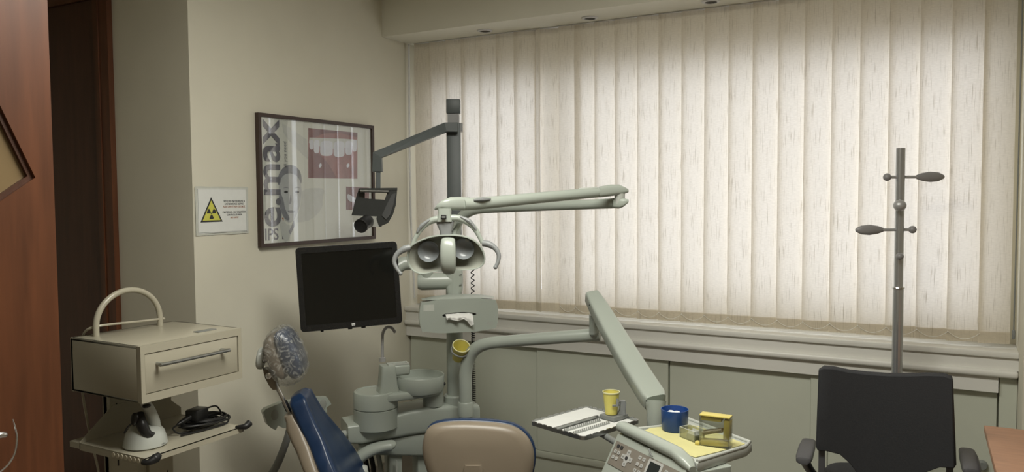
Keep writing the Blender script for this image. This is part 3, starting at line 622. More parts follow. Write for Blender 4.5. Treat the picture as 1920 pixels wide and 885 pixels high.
# bowl
bc = at(786, 702, 3.80); M = Matrix.Translation(bc)
MB().lathe([(0, -0.084), (0.095, -0.084), (0.112, -0.076), (0.119, -0.060), (0.121, -0.002), (0.119, 0.001), (0.115, -0.002), (0.108, -0.035), (0.07, -0.05), (0.0, -0.055)], M, n=48).build('spittoon_bowl', plastic, du)
b = MB().lathe([(0, -0.049), (0.028, -0.050), (0.034, -0.046), (0.03, -0.043), (0, -0.044)], M); b.build('bowl_drain', plastic_w, du)
MB().ball(bc + VR * 0.118 + V((0, 0, -0.045)), 0.009).build('bowl_clip', black, du)
# pillar
pl = at(853, 700, 3.88)
b = MB(); b.cyl(V((pl.x, pl.y, 0.03)), V((pl.x, pl.y, at(853, 500, 3.88).z)), 0.040, n=32); b.build('pillar', plastic, du)
MB().lathe([(0.0, 0), (0.056, 0), (0.056, 0.055), (0.05, 0.062), (0, 0.062)], Matrix.Translation(V((pl.x, pl.y, at(850, 763, 3.88).z)))).build('pillar_collar', plastic, du)
# monitor arm joint on the pillar
c = at(852, 527, 3.86)
b = MB(); b.loft([sup(c + V((0, 0, z)), VR, VB, a, 0.042, 4, 28) for z, a in ((-0.075, 0.030), (-0.07, 0.037), (-0.03, 0.041), (0.03, 0.043), (0.062, 0.041), (0.066, 0.034))]); b.build('joint_housing', plastic, du)
b = MB()
for yy in (514, 533): b.tube([at(861, yy + 2, 3.815), at(866, yy, 3.82)], 0.0025, k=1, n=6)
b.build('joint_screws', plastic_g, du)

# ================================================================ MONITOR AND ARM
q4 = [at(550, 466, 3.56), at(743, 451, 3.68), at(756, 607, 3.66), at(567, 622, 3.56)]
mo = sum(q4, V()) / 4; mu = ((q4[1] - q4[0]) + (q4[2] - q4[3])).normalized(); mv = ((q4[0] - q4[3]) + (q4[1] - q4[2])); mn = mu.cross(mv).normalized(); mv = mn.cross(mu)
MW = ((q4[1] - q4[0]).length + (q4[2] - q4[3]).length) / 2; MH = ((q4[0] - q4[3]).length + (q4[1] - q4[2]).length) / 2
sh = 0.012
def Mm(x, y, z): return mo + mu * x + mv * y + mn * z
MFm = frame(mo, mu, mv, mn)
mt = thing('monitor', 'black flat screen monitor tilted slightly, mounted beside the operating light', 'monitor', mo - mv * MH / 2)
def rrect(w, h, r, k=5):
    o = []
    for sx, sy, a0 in ((1, -1, -90), (1, 1, 0), (-1, 1, 90), (-1, -1, 180)):
        for i in range(k + 1):
            a = math.radians(a0 + 90 * i / k); o.append((sx * (w / 2 - r) + r * math.cos(a), sy * (h / 2 - r) + r * math.sin(a)))
    return o
MB().prism(rrect(MW, MH, 0.018), -0.035, 0.0, MFm, bevel=0.004).build('casing', black, mt)
MB().prism(rrect(MW - 0.004, MH - 0.004, 0.017), 0.0, 0.006, MFm, holes=[rrect(MW - 0.05, MH - 0.058, 0.002, 1)]).build('bezel', mat('bezel_black', (0.014, 0.014, 0.014), 0.22), mt, smooth=False)
MB().prism(rrect(MW - 0.05, MH - 0.058, 0.002, 1), 0.0, 0.002, MFm).build('screen', screen_m, mt, smooth=False)
MB().prism(rrect(0.015, 0.012, 0.002, 2), 0.006, 0.0066, MFm @ Matrix.Translation((0.005, -MH / 2 + 0.016, 0))).build('badge', paper_w, mt, smooth=False)
text('badge_lettering', 'hp', 0.012, MFm @ Matrix.Translation((0.005, -MH / 2 + 0.0125, 0.0067)), ink, mt, align='CENTER')
b = MB()
for x, w_ in ((-0.135, 0.014), (-0.01, 0.02), (0.05, 0.02)): b.box((x, -MH / 2 - 0.002, -0.008), (w_, 0.008, 0.012), MFm, bevel=0.002)
b.build('feet_clips', rubber, mt)
MB().box((0.17, -MH / 2 + 0.001, -0.002), (0.07, 0.003, 0.006), MFm).build('label_strip', paper_w, mt, smooth=False)
b = MB(); b.tube([Mm(0, 0, -0.036), Mm(0, 0, -0.08), Mm(0.12, 0, -0.09)], 0.028, n=16)
e0 = at(756, 494, 3.80); b.tube([Mm(0.12, 0, -0.09), e0, at(800, 497, 3.82)], [0.03, 0.034, 0.034], n=24, k=3)
b.tube([at(800, 497, 3.82), at(800, 525, 3.84)], 0.03, n=20, k=1)
b.tube([at(786, 528, 3.84), at(790, 528, 3.84), at(850, 526, 3.86)], [0.030, 0.042, 0.042], n=28, k=2); b.build('support_arm', plastic, mt)

# ================================================================ OPERATING LIGHT
ol = thing('operating_light', 'pale grey dental operating light with two reflectors on long folding arms', 'dental light', at(855, 505, 3.87))
b = MB(); b.tube([at(855, 510, 3.87), at(855, 470, 3.87), at(855, 440, 3.86), at(860, 415, 3.83), at(880, 396, 3.79), at(910, 390, 3.75), at(950, 389, 3.71)], [0.026, 0.024, 0.022, 0.023, 0.027, 0.024, 0.024], n=20); b.build('riser', plastic, ol)
b = MB(); b.tube([at(905, 391, 3.755), at(1030, 386, 3.54), at(1158, 381, 3.33)], [0.0225, 0.0215, 0.0215], n=24, k=3); b.build('lower_arm', plastic, ol)
b = MB(); b.loft([sup(at(x, y, d), VU, VB, h, w_, 3, 24) for x, y, d, h, w_ in ((1148, 381, 3.33, 0.021, 0.024), (1160, 381, 3.31, 0.023, 0.026), (1168, 380, 3.30, 0.019, 0.022), (1178, 377, 3.29, 0.007, 0.01))]); b.build('arm_end_cap', plastic, ol)
b = MB().cyl(at(1162, 383, 3.31), at(1162, 357, 3.30), 0.022, n=20); b.build('hinge', plastic_w, ol)
b = MB(); b.tube([at(868, 383, 3.0), at(905, 381, 3.04), at(1030, 369, 3.17), at(1132, 360, 3.28)], [0.024, 0.0235, 0.022, 0.020], n=24, k=4); b.build('spring_arm', plastic, ol)
b = MB(); b.loft([sup(at(x, y, d), VU, VB, h, w_, 3, 24) for x, y, d, h, w_ in ((1124, 360, 3.27, 0.023, 0.024), (1145, 357, 3.29, 0.024, 0.026), (1160, 356, 3.30, 0.022, 0.026), (1171, 357, 3.30, 0.014, 0.02), (1178, 358, 3.30, 0.006, 0.01))]); b.build('arm_end_cap', plastic, ol)
b = MB(); b.loft([sup(at(x, y, d), VU, VB, h, w_, 3, 24) for x, y, d, h, w_ in ((815, 392, 2.97, 0.004, 0.008), (820, 388, 2.97, 0.010, 0.02), (830, 384, 2.97, 0.018, 0.028), (845, 382, 2.98, 0.025, 0.03), (862, 382, 3.0, 0.026, 0.03), (880, 382, 3.02, 0.0245, 0.026))]); b.build('arm_end_cap', plastic, ol)
b = MB(); b.tube([at(888, 375.5, 3.0), at(905, 374, 3.01), at(919, 373, 3.03)], [0.004, 0.0085, 0.004], n=10, flat=1.5); b.build('arm_inlay', lamp_grey, ol)
b = MB(); b.tube([at(1085, 354.5, 3.235), at(1120, 352, 3.26)], 0.004, n=8, k=1); b.build('arm_inlay', plastic_w, ol)
# neck block
b = MB(); b.loft([sup(at(834, y, 2.97), VR, VB, a, 0.026, 5, 24) for y, a in ((391, 0.026), (400, 0.024), (416, 0.029))]); b.build('neck_block', plastic, ol)
c = at(832, 407, 2.935); M = frame(c, VR, VU, VB); b = MB().box((0, 0, 0), (0.020, 0.017, 0.008), M, bevel=0.002); b.build('switch', black, ol)
b = MB().box((0, 0, 0.0045), (0.013, 0.006, 0.001), M); b.build('switch_display', plastic_g, ol)
b = MB(); b.loft([sup(at(x, y, 2.98), VR, VB, a, 0.03, 4, 24) for x, y, a in ((834, 413, 0.034), (835, 420, 0.032), (836, 434, 0.022), (837, 444, 0.022))]); b.build('neck', lamp_grey, ol)
b = MB(); b.tube([at(864, 413, 3.0), at(858, 425, 3.0), at(852, 436, 3.0), at(850, 446, 3.0)], [0.010, 0.009, 0.010, 0.012], n=12); b.build('neck_strut', plastic, ol)
# yoke arches
yk = [(772, 462), (778, 448), (787, 433), (800, 419), (815, 412), (835, 410), (856, 409), (872, 414), (888, 426), (898, 442), (905, 456)]
b = MB(); b.tube([at(x, y, 2.96 + 0.02 * math.sin(i)) if False else at(x, y, 2.965) for i, (x, y) in enumerate(yk)], [0.008, 0.008, 0.009, 0.011, 0.013, 0.014, 0.013, 0.012, 0.011, 0.009, 0.008], n=12, k=4); b.build('yoke', plastic, ol)
b = MB(); b.tube([at(x, y, 2.956) for x, y in ((782, 436), (791, 423), (806, 412))], [0.004, 0.0085, 0.004], n=8, k=4); b.build('yoke_inlay', lamp_grey, ol)
b = MB(); b.tube([at(x, y, 2.956) for x, y in ((862, 406), (880, 415), (893, 431))], [0.004, 0.0085, 0.004], n=8, k=4); b.build('yoke_inlay', lamp_grey, ol)
# head
LN = (VB * 0.97 + V((0, 0, -0.18))).normalized(); HC = at(838, 478, 2.96)
out = [(762, 478), (765, 466), (775, 456), (795, 447), (815, 442), (838, 440), (862, 441), (882, 446), (897, 455), (906, 468), (911, 482), (909, 495), (900, 503), (885, 506), (868, 507), (852, 508), (838, 509), (822, 509), (808, 511), (795, 514), (782, 513), (770, 506), (763, 493)]
out = chaikin(out, 1)
O3 = [atpl(x, y, HC, LN) for x, y in out]; ctr = sum(O3, V()) / len(O3)
def ring(k, dz, ky=None): return [ctr + (p - ctr) * k - LN * dz for p in O3]
b = MB(); b.loft([ring(0.945, 0.006), ring(0.965, -0.004), ring(0.99, -0.004), ring(1.0, 0.002), ring(0.99, 0.02), ring(0.93, 0.045), ring(0.78, 0.068), ring(0.5, 0.082), ring(0.15, 0.086)], cap=False)
b.poly(ring(0.15, 0.086)); b.build('head_shell', plastic, ol)
b = MB(); b.loft([ring(0.95, 0.004), ring(0.90, 0.014), ring(0.7, 0.034), ring(0.45, 0.046), ring(0.1, 0.052)], cap=False); b.poly(ring(0.1, 0.052)); b.build('reflector', reflector, ol)
for (x, y, k) in ((803, 472, 1), (869, 467, 1)):
    c = atpl(x, y, HC, LN) - LN * 0.018; M = basis(c, LN, VR)
    bb = MB(); bb.lathe([(0.040, 0.016), (0.0385, 0.004), (0.028, -0.006), (0.015, -0.012), (0.0, -0.014)], M @ Matrix.Scale(1.0, 4, V((1, 0, 0)))); bb.build('dish', lens_dark, ol)
b = MB(); sx_ = []
for (y, wdt, dz) in ((445, 0.018, 0.006), (449, 0.026, -0.012), (460, 0.029, -0.026), (475, 0.030, -0.034), (490, 0.029, -0.036), (503, 0.026, -0.030), (511, 0.021, -0.016), (514, 0.012, 0.0)):
    c = atpl(840 + (y - 445) * 0.03, y, HC, LN) - LN * dz; sx_.append(sup(c - LN * 0.012, VR, LN, wdt, 0.018, 3, 20))
b.loft(sx_); b.build('centre_cover', plastic, ol)
for pts in (((905, 456), (916, 458), (928, 465), (935, 477), (934, 490), (929, 501)), ((769, 464), (758, 467), (745, 476), (739, 489), (743, 502), (751, 513))):
    b = MB(); b.tube([at(x, y, 2.955 - 0.02 * i / 5) for i, (x, y) in enumerate(pts)], [0.012, 0.013, 0.010, 0.0085, 0.0075, 0.0065], n=12, k=4); b.ball(at(*pts[-1], 2.935), 0.008); b.build('handle', lamp_grey, ol)

# ================================================================ TISSUE BOX, CUP HOLDER
tb = thing('tissue_dispenser', 'wide off-white tissue dispenser box mounted on the unit pillar', 'tissue box', at(861, 628, 3.72))
tcn = at(861, 592, 3.70); tu = (at(933, 592, 3.74) - at(789, 594, 3.66)); tu.z = 0; tu.normalize(); tn = V((tu.y, -tu.x, 0))
hw = 0.182; hh = 0.080
prof = chaikin([(-hw + 0.012, -hh), (hw - 0.012, -hh + 0.002), (hw + 0.004, -hh * 0.4), (hw + 0.004, hh * 0.4), (hw - 0.010, hh), (-hw + 0.010, hh), (-hw - 0.004, hh * 0.4), (-hw - 0.004, -hh * 0.4)], 1)
slot = chaikin([(-0.082, 0.004), (-0.07, 0.012), (0.0, 0.018), (0.07, 0.012), (0.086, 0.004), (0.07, -0.002), (-0.07, -0.006)], 2)
MT = frame(tcn, tu, UP, tn)
b = MB().prism(prof, -0.006, 0.0, MT, holes=[slot]); b.build('front_panel', plastic, tb, smooth=False)
b = MB(); b.loft([[MT @ V((x * k, y * k, z)) for x, y in prof] for z, k in ((-0.006, 1.0), (-0.06, 0.99), (-0.062, 0.97))], cap=False); b.poly([MT @ V((x * 0.97, y * 0.97, -0.062)) for x, y in prof]); b.build('housing', plastic, tb)
b = MB(); b.loft([[MT @ V((x * 0.99, hh * 0.98 + dz, -0.002 - w_)) for x in [-hw + 0.01 + (2 * hw - 0.02) * i / 16 for i in range(17)]] for dz, w_ in ((0.0, 0.0),)] + [[MT @ V((x, hh * 0.98 + 0.018 * (1 - (x / hw) ** 2), -0.05)) for x in [-hw + 0.01 + (2 * hw - 0.02) * i / 16 for i in range(17)]], [MT @ V((x, hh * 0.98, -0.06 - 0.05 * (1 - (x / hw) ** 2))) for x in [-hw + 0.01 + (2 * hw - 0.02) * i / 16 for i in range(17)]]], closed=False); b.build('top_cover', plastic, tb)
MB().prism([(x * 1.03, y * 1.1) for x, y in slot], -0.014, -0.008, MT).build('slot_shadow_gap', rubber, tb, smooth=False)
text('lettering', 'AB', 0.026, MT @ Matrix.Translation((0.13, -0.048, 0.0003)), mat('emboss_grey', (0.36, 0.37, 0.34), 0.5), tb, bold=0.0004)
MB().prism(rrect(0.05, 0.03, 0.002, 2), 0.0, 0.0004, MT @ Matrix.Translation((-0.142, 0.042, 0))).build('sticker', mat('sticker_pale', (0.50, 0.52, 0.47), 0.4), tb, smooth=False)
ts = thing('tissue', 'crumpled white tissue pulled out of the dispenser slot', 'tissue', MT @ V((0.0, -0.02, 0)))
b = MB(); ny = 14; nx = 30; grid = []
for j in range(ny + 1):
    v = j / ny; row = []
    for i in range(nx + 1):
        u = i / nx; wv = math.sin(u * 17 + v * 2) * 0.5 + math.sin(u * 31 - v * 4) * 0.25
        wdt = 0.064 + 0.0 * v
        drop = v * (0.022 + 0.034 * max(0, 1 - abs(u - 0.93) / 0.30) + 0.012 * max(0, 1 - abs(u - 0.42) / 0.25))
        row.append(MT @ V((-wdt + 2 * wdt * u + 0.003 * wv * v, 0.008 + 0.004 * math.sin(math.pi * u) - drop + 0.002 * wv, -0.006 + 0.030 * math.sin(min(1, v * 1.3) * math.pi * 0.6) + 0.010 * wv * (0.2 + v))))
    grid.append(row)
b.loft(grid, closed=False); b.build('sheet', tissue, ts, recalc=False)
# angled cup in ring holder
cdir = (VB * 0.50 + VR * 0.20 + UP * 0.72).normalized(); ct = at(865, 648, 3.68); M = basis(ct, cdir)
uc = thing('cup_holder', 'grey ring holder clipped to the pillar below the tissue box', 'cup holder', ct - UP * 0.05)
b = MB(); b.tube([M @ V((0.0405 * math.cos(t), 0.0405 * math.sin(t), -0.032)) for t in [i * 2 * math.pi / 36 for i in range(37)]], 0.0045, n=8, k=1)
b.tube([M @ V((0, 0, -0.032)) - VB * 0.043, at(855, 668, 3.84)], 0.008, k=1, n=8); b.build('ring', lamp_grey, uc)
def cup(M, label, h=0.085, r0=0.040, r1=0.028):
    c = thing('plastic_cup', label, 'cup', M @ V((0, 0, -h)), None)
    MB().lathe([(0, -h), (r1, -h), (r0 * 0.985, -0.004), (r0 * 0.95, -0.004), (r1 * 0.93, -h + 0.002), (0, -h + 0.002)], M, n=32).build('body', yellow_c, c)
    MB().lathe([(r0 * 0.95, -0.003), (r0 * 0.96, 0.0), (r0 * 1.04, 0.0), (r0 * 1.06, -0.003), (r0 * 1.02, -0.006), (r0 * 0.99, -0.006)], M, n=32).build('rim', yellow_r, c)
    return c
cup(M, 'yellow plastic cup leaning in the ring holder below the tissue box', 0.085, 0.040, 0.028)

# ================================================================ DELIVERY ARM
da = thing('delivery_arm', 'off-white swivelling arm of bent tube and slanting box beam holding the console', 'support arm', at(874, 775, 3.72))
b = MB(); b.tube([at(873, 790, 3.72), at(873, 740, 3.72), at(873, 700, 3.72), at(879, 672, 3.71), at(893, 653, 3.69), at(915, 644, 3.67), at(950, 640, 3.65), at(1030, 634, 3.60), at(1125, 627, 3.54)], [0.031, 0.031, 0.031, 0.031, 0.030, 0.028, 0.027, 0.0285, 0.029], n=28, k=6); b.build('bent_tube', plastic, da)
MB().lathe([(0, 0), (0.037, 0), (0.037, 0.060), (0.033, 0.066), (0, 0.066)], Matrix.Translation(at(873, 779, 3.72))).build('tube_collar', plastic, da)
b = MB().cyl(at(1113, 622, 3.52), at(1113, 590, 3.50), 0.020, n=20); b.ball(at(1113, 623, 3.52), 0.020); b.build('pivot', plastic, da)
pts = [(1104, 551, 3.50), (1110, 556, 3.49), (1121, 575, 3.45), (1150, 625, 3.31), (1190, 692, 3.13), (1224, 745, 2.97), (1229, 754, 2.95)]
hs = [0.010, 0.032, 0.038, 0.044, 0.048, 0.048, 0.040]; P = [at(*p) for p in pts]; secs = []
dr_ = (P[-2] - P[1]).normalized(); nn = (VR - VR.dot(dr_) * dr_).normalized(); bb_ = dr_.cross(nn)
for p, h in zip(P, hs): secs.append(sup(p, nn, bb_, h, min(h, 0.034), 5, 28))
MB().loft(secs).build('box_beam', plastic, da)
for (x, y, d) in ((1105, 572, 3.43), (1212, 752, 2.90)): MB().ball(at(x, y, d), 0.003, n=8).build('screw', ink, da)
lb = at(1229, 752, 2.93)
b = MB(); b.tube([lb, at(1229, 775, 2.92), at(1229, 812, 2.92)], [0.040, 0.032, 0.030], n=20, k=2); b.build('lower_pivot', plastic, da)

# ================================================================ CONSOLE
cA, cB = atz(1166, 800, .80), atz(1298, 861, .80); cu = (cB - cA); cu.z = 0; CL = cu.length; cu.normalize(); cvv = V((-cu.y, cu.x, 0))
if cvv.dot(V((0.59, 0.81, 0))) < 0: cvv = -cvv
co = thing('instrument_console', 'off-white dental delivery console with sloping taupe key panel and rimmed top', 'console', V((cA.x, cA.y, 0.60)))
CF = frame(V((cA.x, cA.y, 0)), cu, cvv, UP)     # x along the front, y to the back, z up
cr_ = atz(1400, 840, .785); loc = CF.inverted() @ cr_; CW = loc.y
cb_ = CF.inverted() @ atz(1270, 778, .785)
def C(x, y, z): return CF @ V((x, y, z))
b = MB(); DP = max(0.26, min(0.34, cb_.y)); 
print('console', CL, loc, cb_)
TP = [(0.0, 0.02), (CL, 0.02), (loc.x, loc.y), (loc.x - 0.03, loc.y + 0.05), (cb_.x, cb_.y), (0.03, 0.20)]
b.prism(TP, 0.755, 0.785, CF, bevel=0.006)
b.build('top_tray', plastic_w, co)
rim = [(0.0, 0.03), (CL + 0.0, 0.03), (CL + 0.022, DP * 0.5), (CL + 0.012, DP - 0.01), (0.02, DP - 0.01)]
b = MB(); TI = inset(TP, 0.965); b.tube([C(x, y, 0.788) for x, y in TI[1:]] + [C(*TI[0], 0.788)], 0.006, n=10, k=1); b.build('tray_rim', plastic_w, co)
b = MB(); b.loft([sup(C(x, y, z), cvv, UP, a, c_, 2.6, 20) for x, y, z, a, c_ in ((-0.012, 0.004, 0.800, 0.014, 0.010), (-0.004, 0.002, 0.800, 0.024, 0.017), (CL * 0.4, 0.0, 0.800, 0.025, 0.018), (CL * 0.80, 0.0, 0.797, 0.025, 0.018), (CL * 0.97, -0.005, 0.784, 0.023, 0.017), (CL * 1.03, -0.008, 0.772, 0.012, 0.010))]); b.build('front_roll', plastic, co)
# body: side profile extruded along the front
pr_ = [(0.03, 0.755), (0.0, 0.782), (-0.018, 0.778), (-0.085, 0.655), (-0.075, 0.60), (0.02, 0.575), (0.13, 0.60), (0.155, 0.755)]
MS = frame(V((cA.x, cA.y, 0)), cvv, UP, cu)
MB().prism(pr_, 0.0, CL, MS, bevel=0.004).build('body', plastic, co, angle=30)
# panel on the slope
n_s = V((-(0.778 - 0.655), -(-0.018 + 0.085) * -1, 0)); sd = V((-0.085 + 0.018, 0.655 - 0.778)).normalized()   # down the slope in (y,z)
po = C(0.015, -0.018 + sd.x * 0.022, 0.778 + sd.y * 0.022); vdown = (cvv * sd.x + UP * sd.y); nrm = vdown.cross(cu).normalized()
if nrm.dot(VB) < 0: nrm = -nrm
PF = frame(po + nrm * 0.001, cu, -vdown, nrm)
if PF.to_3x3().determinant() < 0: print('flip')
MB().prism([(0, 0), (CL - 0.03, 0), (CL - 0.03, -0.082), (0, -0.082)], 0.0, 0.0015, PF).build('key_panel', panel_t, co, smooth=False)
def keyq(x, y, m=key_m, w=0.014, h=0.012):
    k_ = MB().prism(rrect(w, h, 0.003, 2), 0.0015, 0.0035, PF @ Matrix.Translation((x, y, 0))).build('key', m, co, smooth=False)
    if m is key_m: MB().prism(rrect(w * 0.45, h * 0.35, 0.001, 1), 0.0035, 0.0038, PF @ Matrix.Translation((x, y, 0))).build('key_symbol', plastic_g, k_, smooth=False)
for x in (0.022, 0.042): keyq(x, -0.014, ink)
for x in (0.018, 0.038): keyq(x, -0.034); keyq(x, -0.054)
for x, y in ((0.088, -0.018), (0.088, -0.058), (0.068, -0.038), (0.108, -0.038)): keyq(x, y, key_m, 0.018, 0.016)
MB().prism(rrect(0.03, 0.03, 0.012, 4), 0.0015, 0.003, PF @ Matrix.Translation((0.088, -0.038, 0))).build('key', key_m, co, smooth=False)
MB().prism(rrect(0.012, 0.012, 0.0055, 4), 0.003, 0.0055, PF @ Matrix.Translation((0.088, -0.038, 0))).build('key', ink, co, smooth=False)
for x in (0.150, 0.172): keyq(x, -0.016); keyq(x, -0.038); keyq(x, -0.060)
MB().prism(rrect(0.075, 0.078, 0.004, 2), 0.0015, 0.003, PF @ Matrix.Translation((0.232, -0.042, 0))).build('display_bezel', key_m, co, smooth=False)
MB().prism(rrect(0.054, 0.048, 0.001, 1), 0.003, 0.0036, PF @ Matrix.Translation((0.232, -0.035, 0))).build('display', lcd, co, smooth=False)
for x in (0.292, 0.314): keyq(x, -0.020); keyq(x, -0.042); keyq(x, -0.064)
b = MB(); b.tube([C(CL * 0.52, -0.028, 0.783), C(CL * 0.56, -0.034, 0.775), C(CL * 0.60, -0.036, 0.768)], [0.003, 0.0025, 0.002], n=6); b.build('latch', plastic_g, co)
# side recess on the right
MB().prism([(0.02, 0.735), (0.14, 0.735), (0.12, 0.62), (0.03, 0.61)], CL, CL + 0.002, MS).build('side_panel', mat('side_grey', (0.36, 0.37, 0.33), 0.4), co, smooth=False)

# paper, bowl, boxes on the console
ZT = 0.7865
pq = [(1196, 812), (1225, 801), (1262, 790), (1310, 800), (1398, 833), (1345, 848), (1304, 858), (1285, 852)]
pts = [atz(x, y, ZT) for x, y in pq]
b = MB(); b.loft([[p + UP * 0.0 for p in pts], [p + UP * 0.0015 for p in pts]]); tag(b.build('paper_sheet', yellow_p, smooth=False), 'pale yellow paper sheet covering the top of the console', 'paper')
bp = atz(1265, 806, 0.788); M = Matrix.Translation(V((bp.x, bp.y, 0.788)))
t = thing('blue_bowl', 'round blue plastic bowl holding cotton on the yellow paper', 'bowl', V((bp.x, bp.y, 0.788)))
MB().lathe([(0, 0), (0.040, 0), (0.044, 0.006), (0.0475, 0.074), (0.0455, 0.074), (0.042, 0.01), (0, 0.008)], M, n=36).build('body', blue_bowl, t)
b = MB().ball(V((bp.x, bp.y, 0.788 + 0.046)), (0.037, 0.037, 0.014)); 
for k in range(6): b.ball(V((bp.x + random.uniform(-0.02, 0.02), bp.y + random.uniform(-0.02, 0.02), 0.788 + 0.055)), (0.014, 0.011, 0.008), n=10)
o = b.build('cotton', cotton); tag(o, 'white cotton pads inside the blue bowl', 'cotton')
def open_box(M, w, d, h, t, m, name, parent, top=False):
    b = MB(); b.bx(-w / 2, w / 2, -d / 2, d / 2, 0, t, M)
    b.bx(-w / 2, -w / 2 + t, -d / 2, d / 2, t, h, M); b.bx(w / 2 - t, w / 2, -d / 2, d / 2, t, h, M); b.bx(-w / 2 + t, w / 2 - t, -d / 2, -d / 2 + t, t, h, M); b.bx(-w / 2 + t, w / 2 - t, d / 2 - t, d / 2, t, h, M)
    if top: b.bx(-w / 2, w / 2, -d / 2, d / 2, h, h + t, M)
    return b.build(name, m, parent, smooth=False)
ang = math.atan2(cu.y, cu.x)
p = atz(1298, 823, 0.788); M = Matrix.Translation(p) @ Matrix.Rotation(ang + 0.05, 4, 'Z')
t = thing('small_clear_box', 'small open clear plastic box with bristle tips, left of the tall yellow box', 'box', p)
open_box(M, 0.072, 0.045, 0.036, 0.0015, acrylic, 'walls', t)
b = MB()
for (e, f_) in (((-0.036, -0.0225), (0.036, -0.0225)), ((-0.036, -0.0225), (-0.036, 0.0225)), ((-0.036, 0.0225), (0.036, 0.0225))): b.tube([M @ V((*e, 0.036)), M @ V((*f_, 0.036))], 0.0012, n=5, k=1)
b.tube([M @ V((-0.036, -0.0225, 0)), M @ V((-0.036, -0.0225, 0.036))], 0.0012, n=5, k=1); b.build('rim_edge', plastic_w, t)
MB().box((0.012, 0, 0.012), (0.044, 0.034, 0.020), M, bevel=0.002).build('insert', plastic_w, t)
b = MB()
for k in range(8):
    for j in range(2): b.cyl(M @ V((-0.006 + k * 0.005, -0.012 + j * 0.02, 0.022)), M @ V((-0.006 + k * 0.005, -0.012 + j * 0.02, 0.034)), 0.0012, n=6)
b.build('bristle_tips', cotton, t)
p = atz(1342, 836, 0.788); M = Matrix.Translation(p) @ Matrix.Rotation(ang + 0.62, 4, 'Z')
t = thing('dispenser_box', 'tall clear acrylic dispenser box with yellow lid and base, filled with applicators', 'box', p)
open_box(M, 0.098, 0.040, 0.098, 0.002, acrylic, 'walls', t)
acc_y = mat('yellow_acrylic', (0.62, 0.52, 0.14), 0.4)
MB().bx(-0.049, 0.049, -0.020, 0.020, 0.098, 0.103, M, bevel=0.0015).build('lid', acc_y, t)
MB().bx(-0.046, 0.046, -0.018, 0.018, 0.003, 0.020, M @ Matrix.Rotation(math.radians(-4), 4, 'Y'), bevel=0.004).build('drawer', acc_y, t)
MB().bx(0.026, 0.046, -0.017, 0.017, 0.03, 0.094, M @ Matrix.Rotation(math.radians(2), 4, 'Y'), bevel=0.003).build('back_block', acc_y, t)
MB().bx(-0.045, 0.02, -0.016, 0.016, 0.084, 0.096, M).build('lid_inner', acc_y, t, smooth=False)
for k in range(12):
    a = M @ V((-0.042, -0.014 + 0.0025 * k, 0.032 + random.uniform(0, 0.012))); c = M @ V((0.022, -0.014 + 0.0025 * k, 0.050 + random.uniform(0, 0.012)))
    MB().cyl(a, c, 0.003, n=6).build('applicator', wick_m, t)
MB().box((-0.055, -0.012, 0.006), (0.016, 0.022, 0.010), M, bevel=0.003).build('outlet_tab', acc_y, t)

# ================================================================ INSTRUMENT TRAY
TZ = 0.735
tl, tf, trr, tbk = [atz(*p, TZ) for p in ((993, 790), (1090, 820), (1206, 788), (1100, 762))]
tu_ = ((tf - tl) + (trr - tbk)); TLu = tu_.length / 2; tu_.normalize(); tv_ = (tbk - tl) + (trr - tf); TLv = tv_.length / 2; tv_ = tv_ - tv_.dot(tu_) * tu_; tv_.normalize()
to = (tl + tf + trr + tbk) / 4; TF = frame(to, tu_, tv_, UP if tu_.cross(tv_).z > 0 else -UP)
it = thing('instrument_tray', 'square steel instrument tray with comb racks and white paper liner', 'tray', to - UP * 0.01)
A_, B_ = TLu / 2, TLv / 2
MB().prism(rrect(2 * A_, 2 * B_, 0.02), -0.012, -0.010, TF).build('base', brushed, it, smooth=False)
b = MB(); b.prism(rrect(2 * A_, 2 * B_, 0.02), -0.010, 0.002, TF, holes=[rrect(2 * A_ - 0.012, 2 * B_ - 0.012, 0.015)]); b.build('rim', brushed, it, smooth=False)
b = MB()
for s_ in (-1, 1):
    for k in range(8): b.bx(s_ * (A_ - 0.003) - 0.002, s_ * (A_ - 0.003) + 0.002, -B_ + 0.02 + k * (2 * B_ - 0.04) / 8, -B_ + 0.02 + (k + 0.62) * (2 * B_ - 0.04) / 8, 0.002, 0.0045, TF)
for s_ in (-1, 1):
    for k in range(9): b.bx(-A_ + 0.02 + k * (2 * A_ - 0.04) / 9, -A_ + 0.02 + (k + 0.6) * (2 * A_ - 0.04) / 9, s_ * (B_ - 0.003) - 0.002, s_ * (B_ - 0.003) + 0.002, 0.002, 0.0045, TF)
o = b.build('rim_tabs', brushed, it, smooth=False); o['kind'] = 'stuff'
MB().bx(-A_ + 0.007, -0.015, -B_ + 0.008, B_ - 0.008, -0.009, -0.002, TF).build('paper_liner', paper_w, it, smooth=False)
MB().bx(0.0, A_ - 0.007, -B_ + 0.008, B_ - 0.008, -0.0095, -0.006, TF).build('paper_liner', paper_w, it, smooth=False)
MB().bx(-0.014, -0.006, -B_ + 0.007, B_ - 0.08, -0.0095, 0.004, TF).build('divider', brushed, it, smooth=False)
for xo in (0.032, 0.078):
    b = MB(); L0, L1 = -B_ + 0.012, B_ - 0.11; b.bx(xo - 0.0012, xo + 0.0012, L0, L1, -0.0095, -0.001, TF); n_ = 18
    for k in range(n_): b.bx(xo - 0.0012, xo + 0.0012, L0 + (L1 - L0) * k / n_, L0 + (L1 - L0) * (k + 0.5) / n_, -0.001, 0.007, TF)
    b.build('comb_rack', brushed, it, smooth=False)
b = MB(); b.tube([to - UP * 0.016 + tv_ * 0.0, to - UP * 0.018 + (C(0.05, 0.05, 0.72) - to) * 0.5, C(0.03, 0.03, 0.70)], 0.012, n=10); b.build('bracket', plastic_g, it)
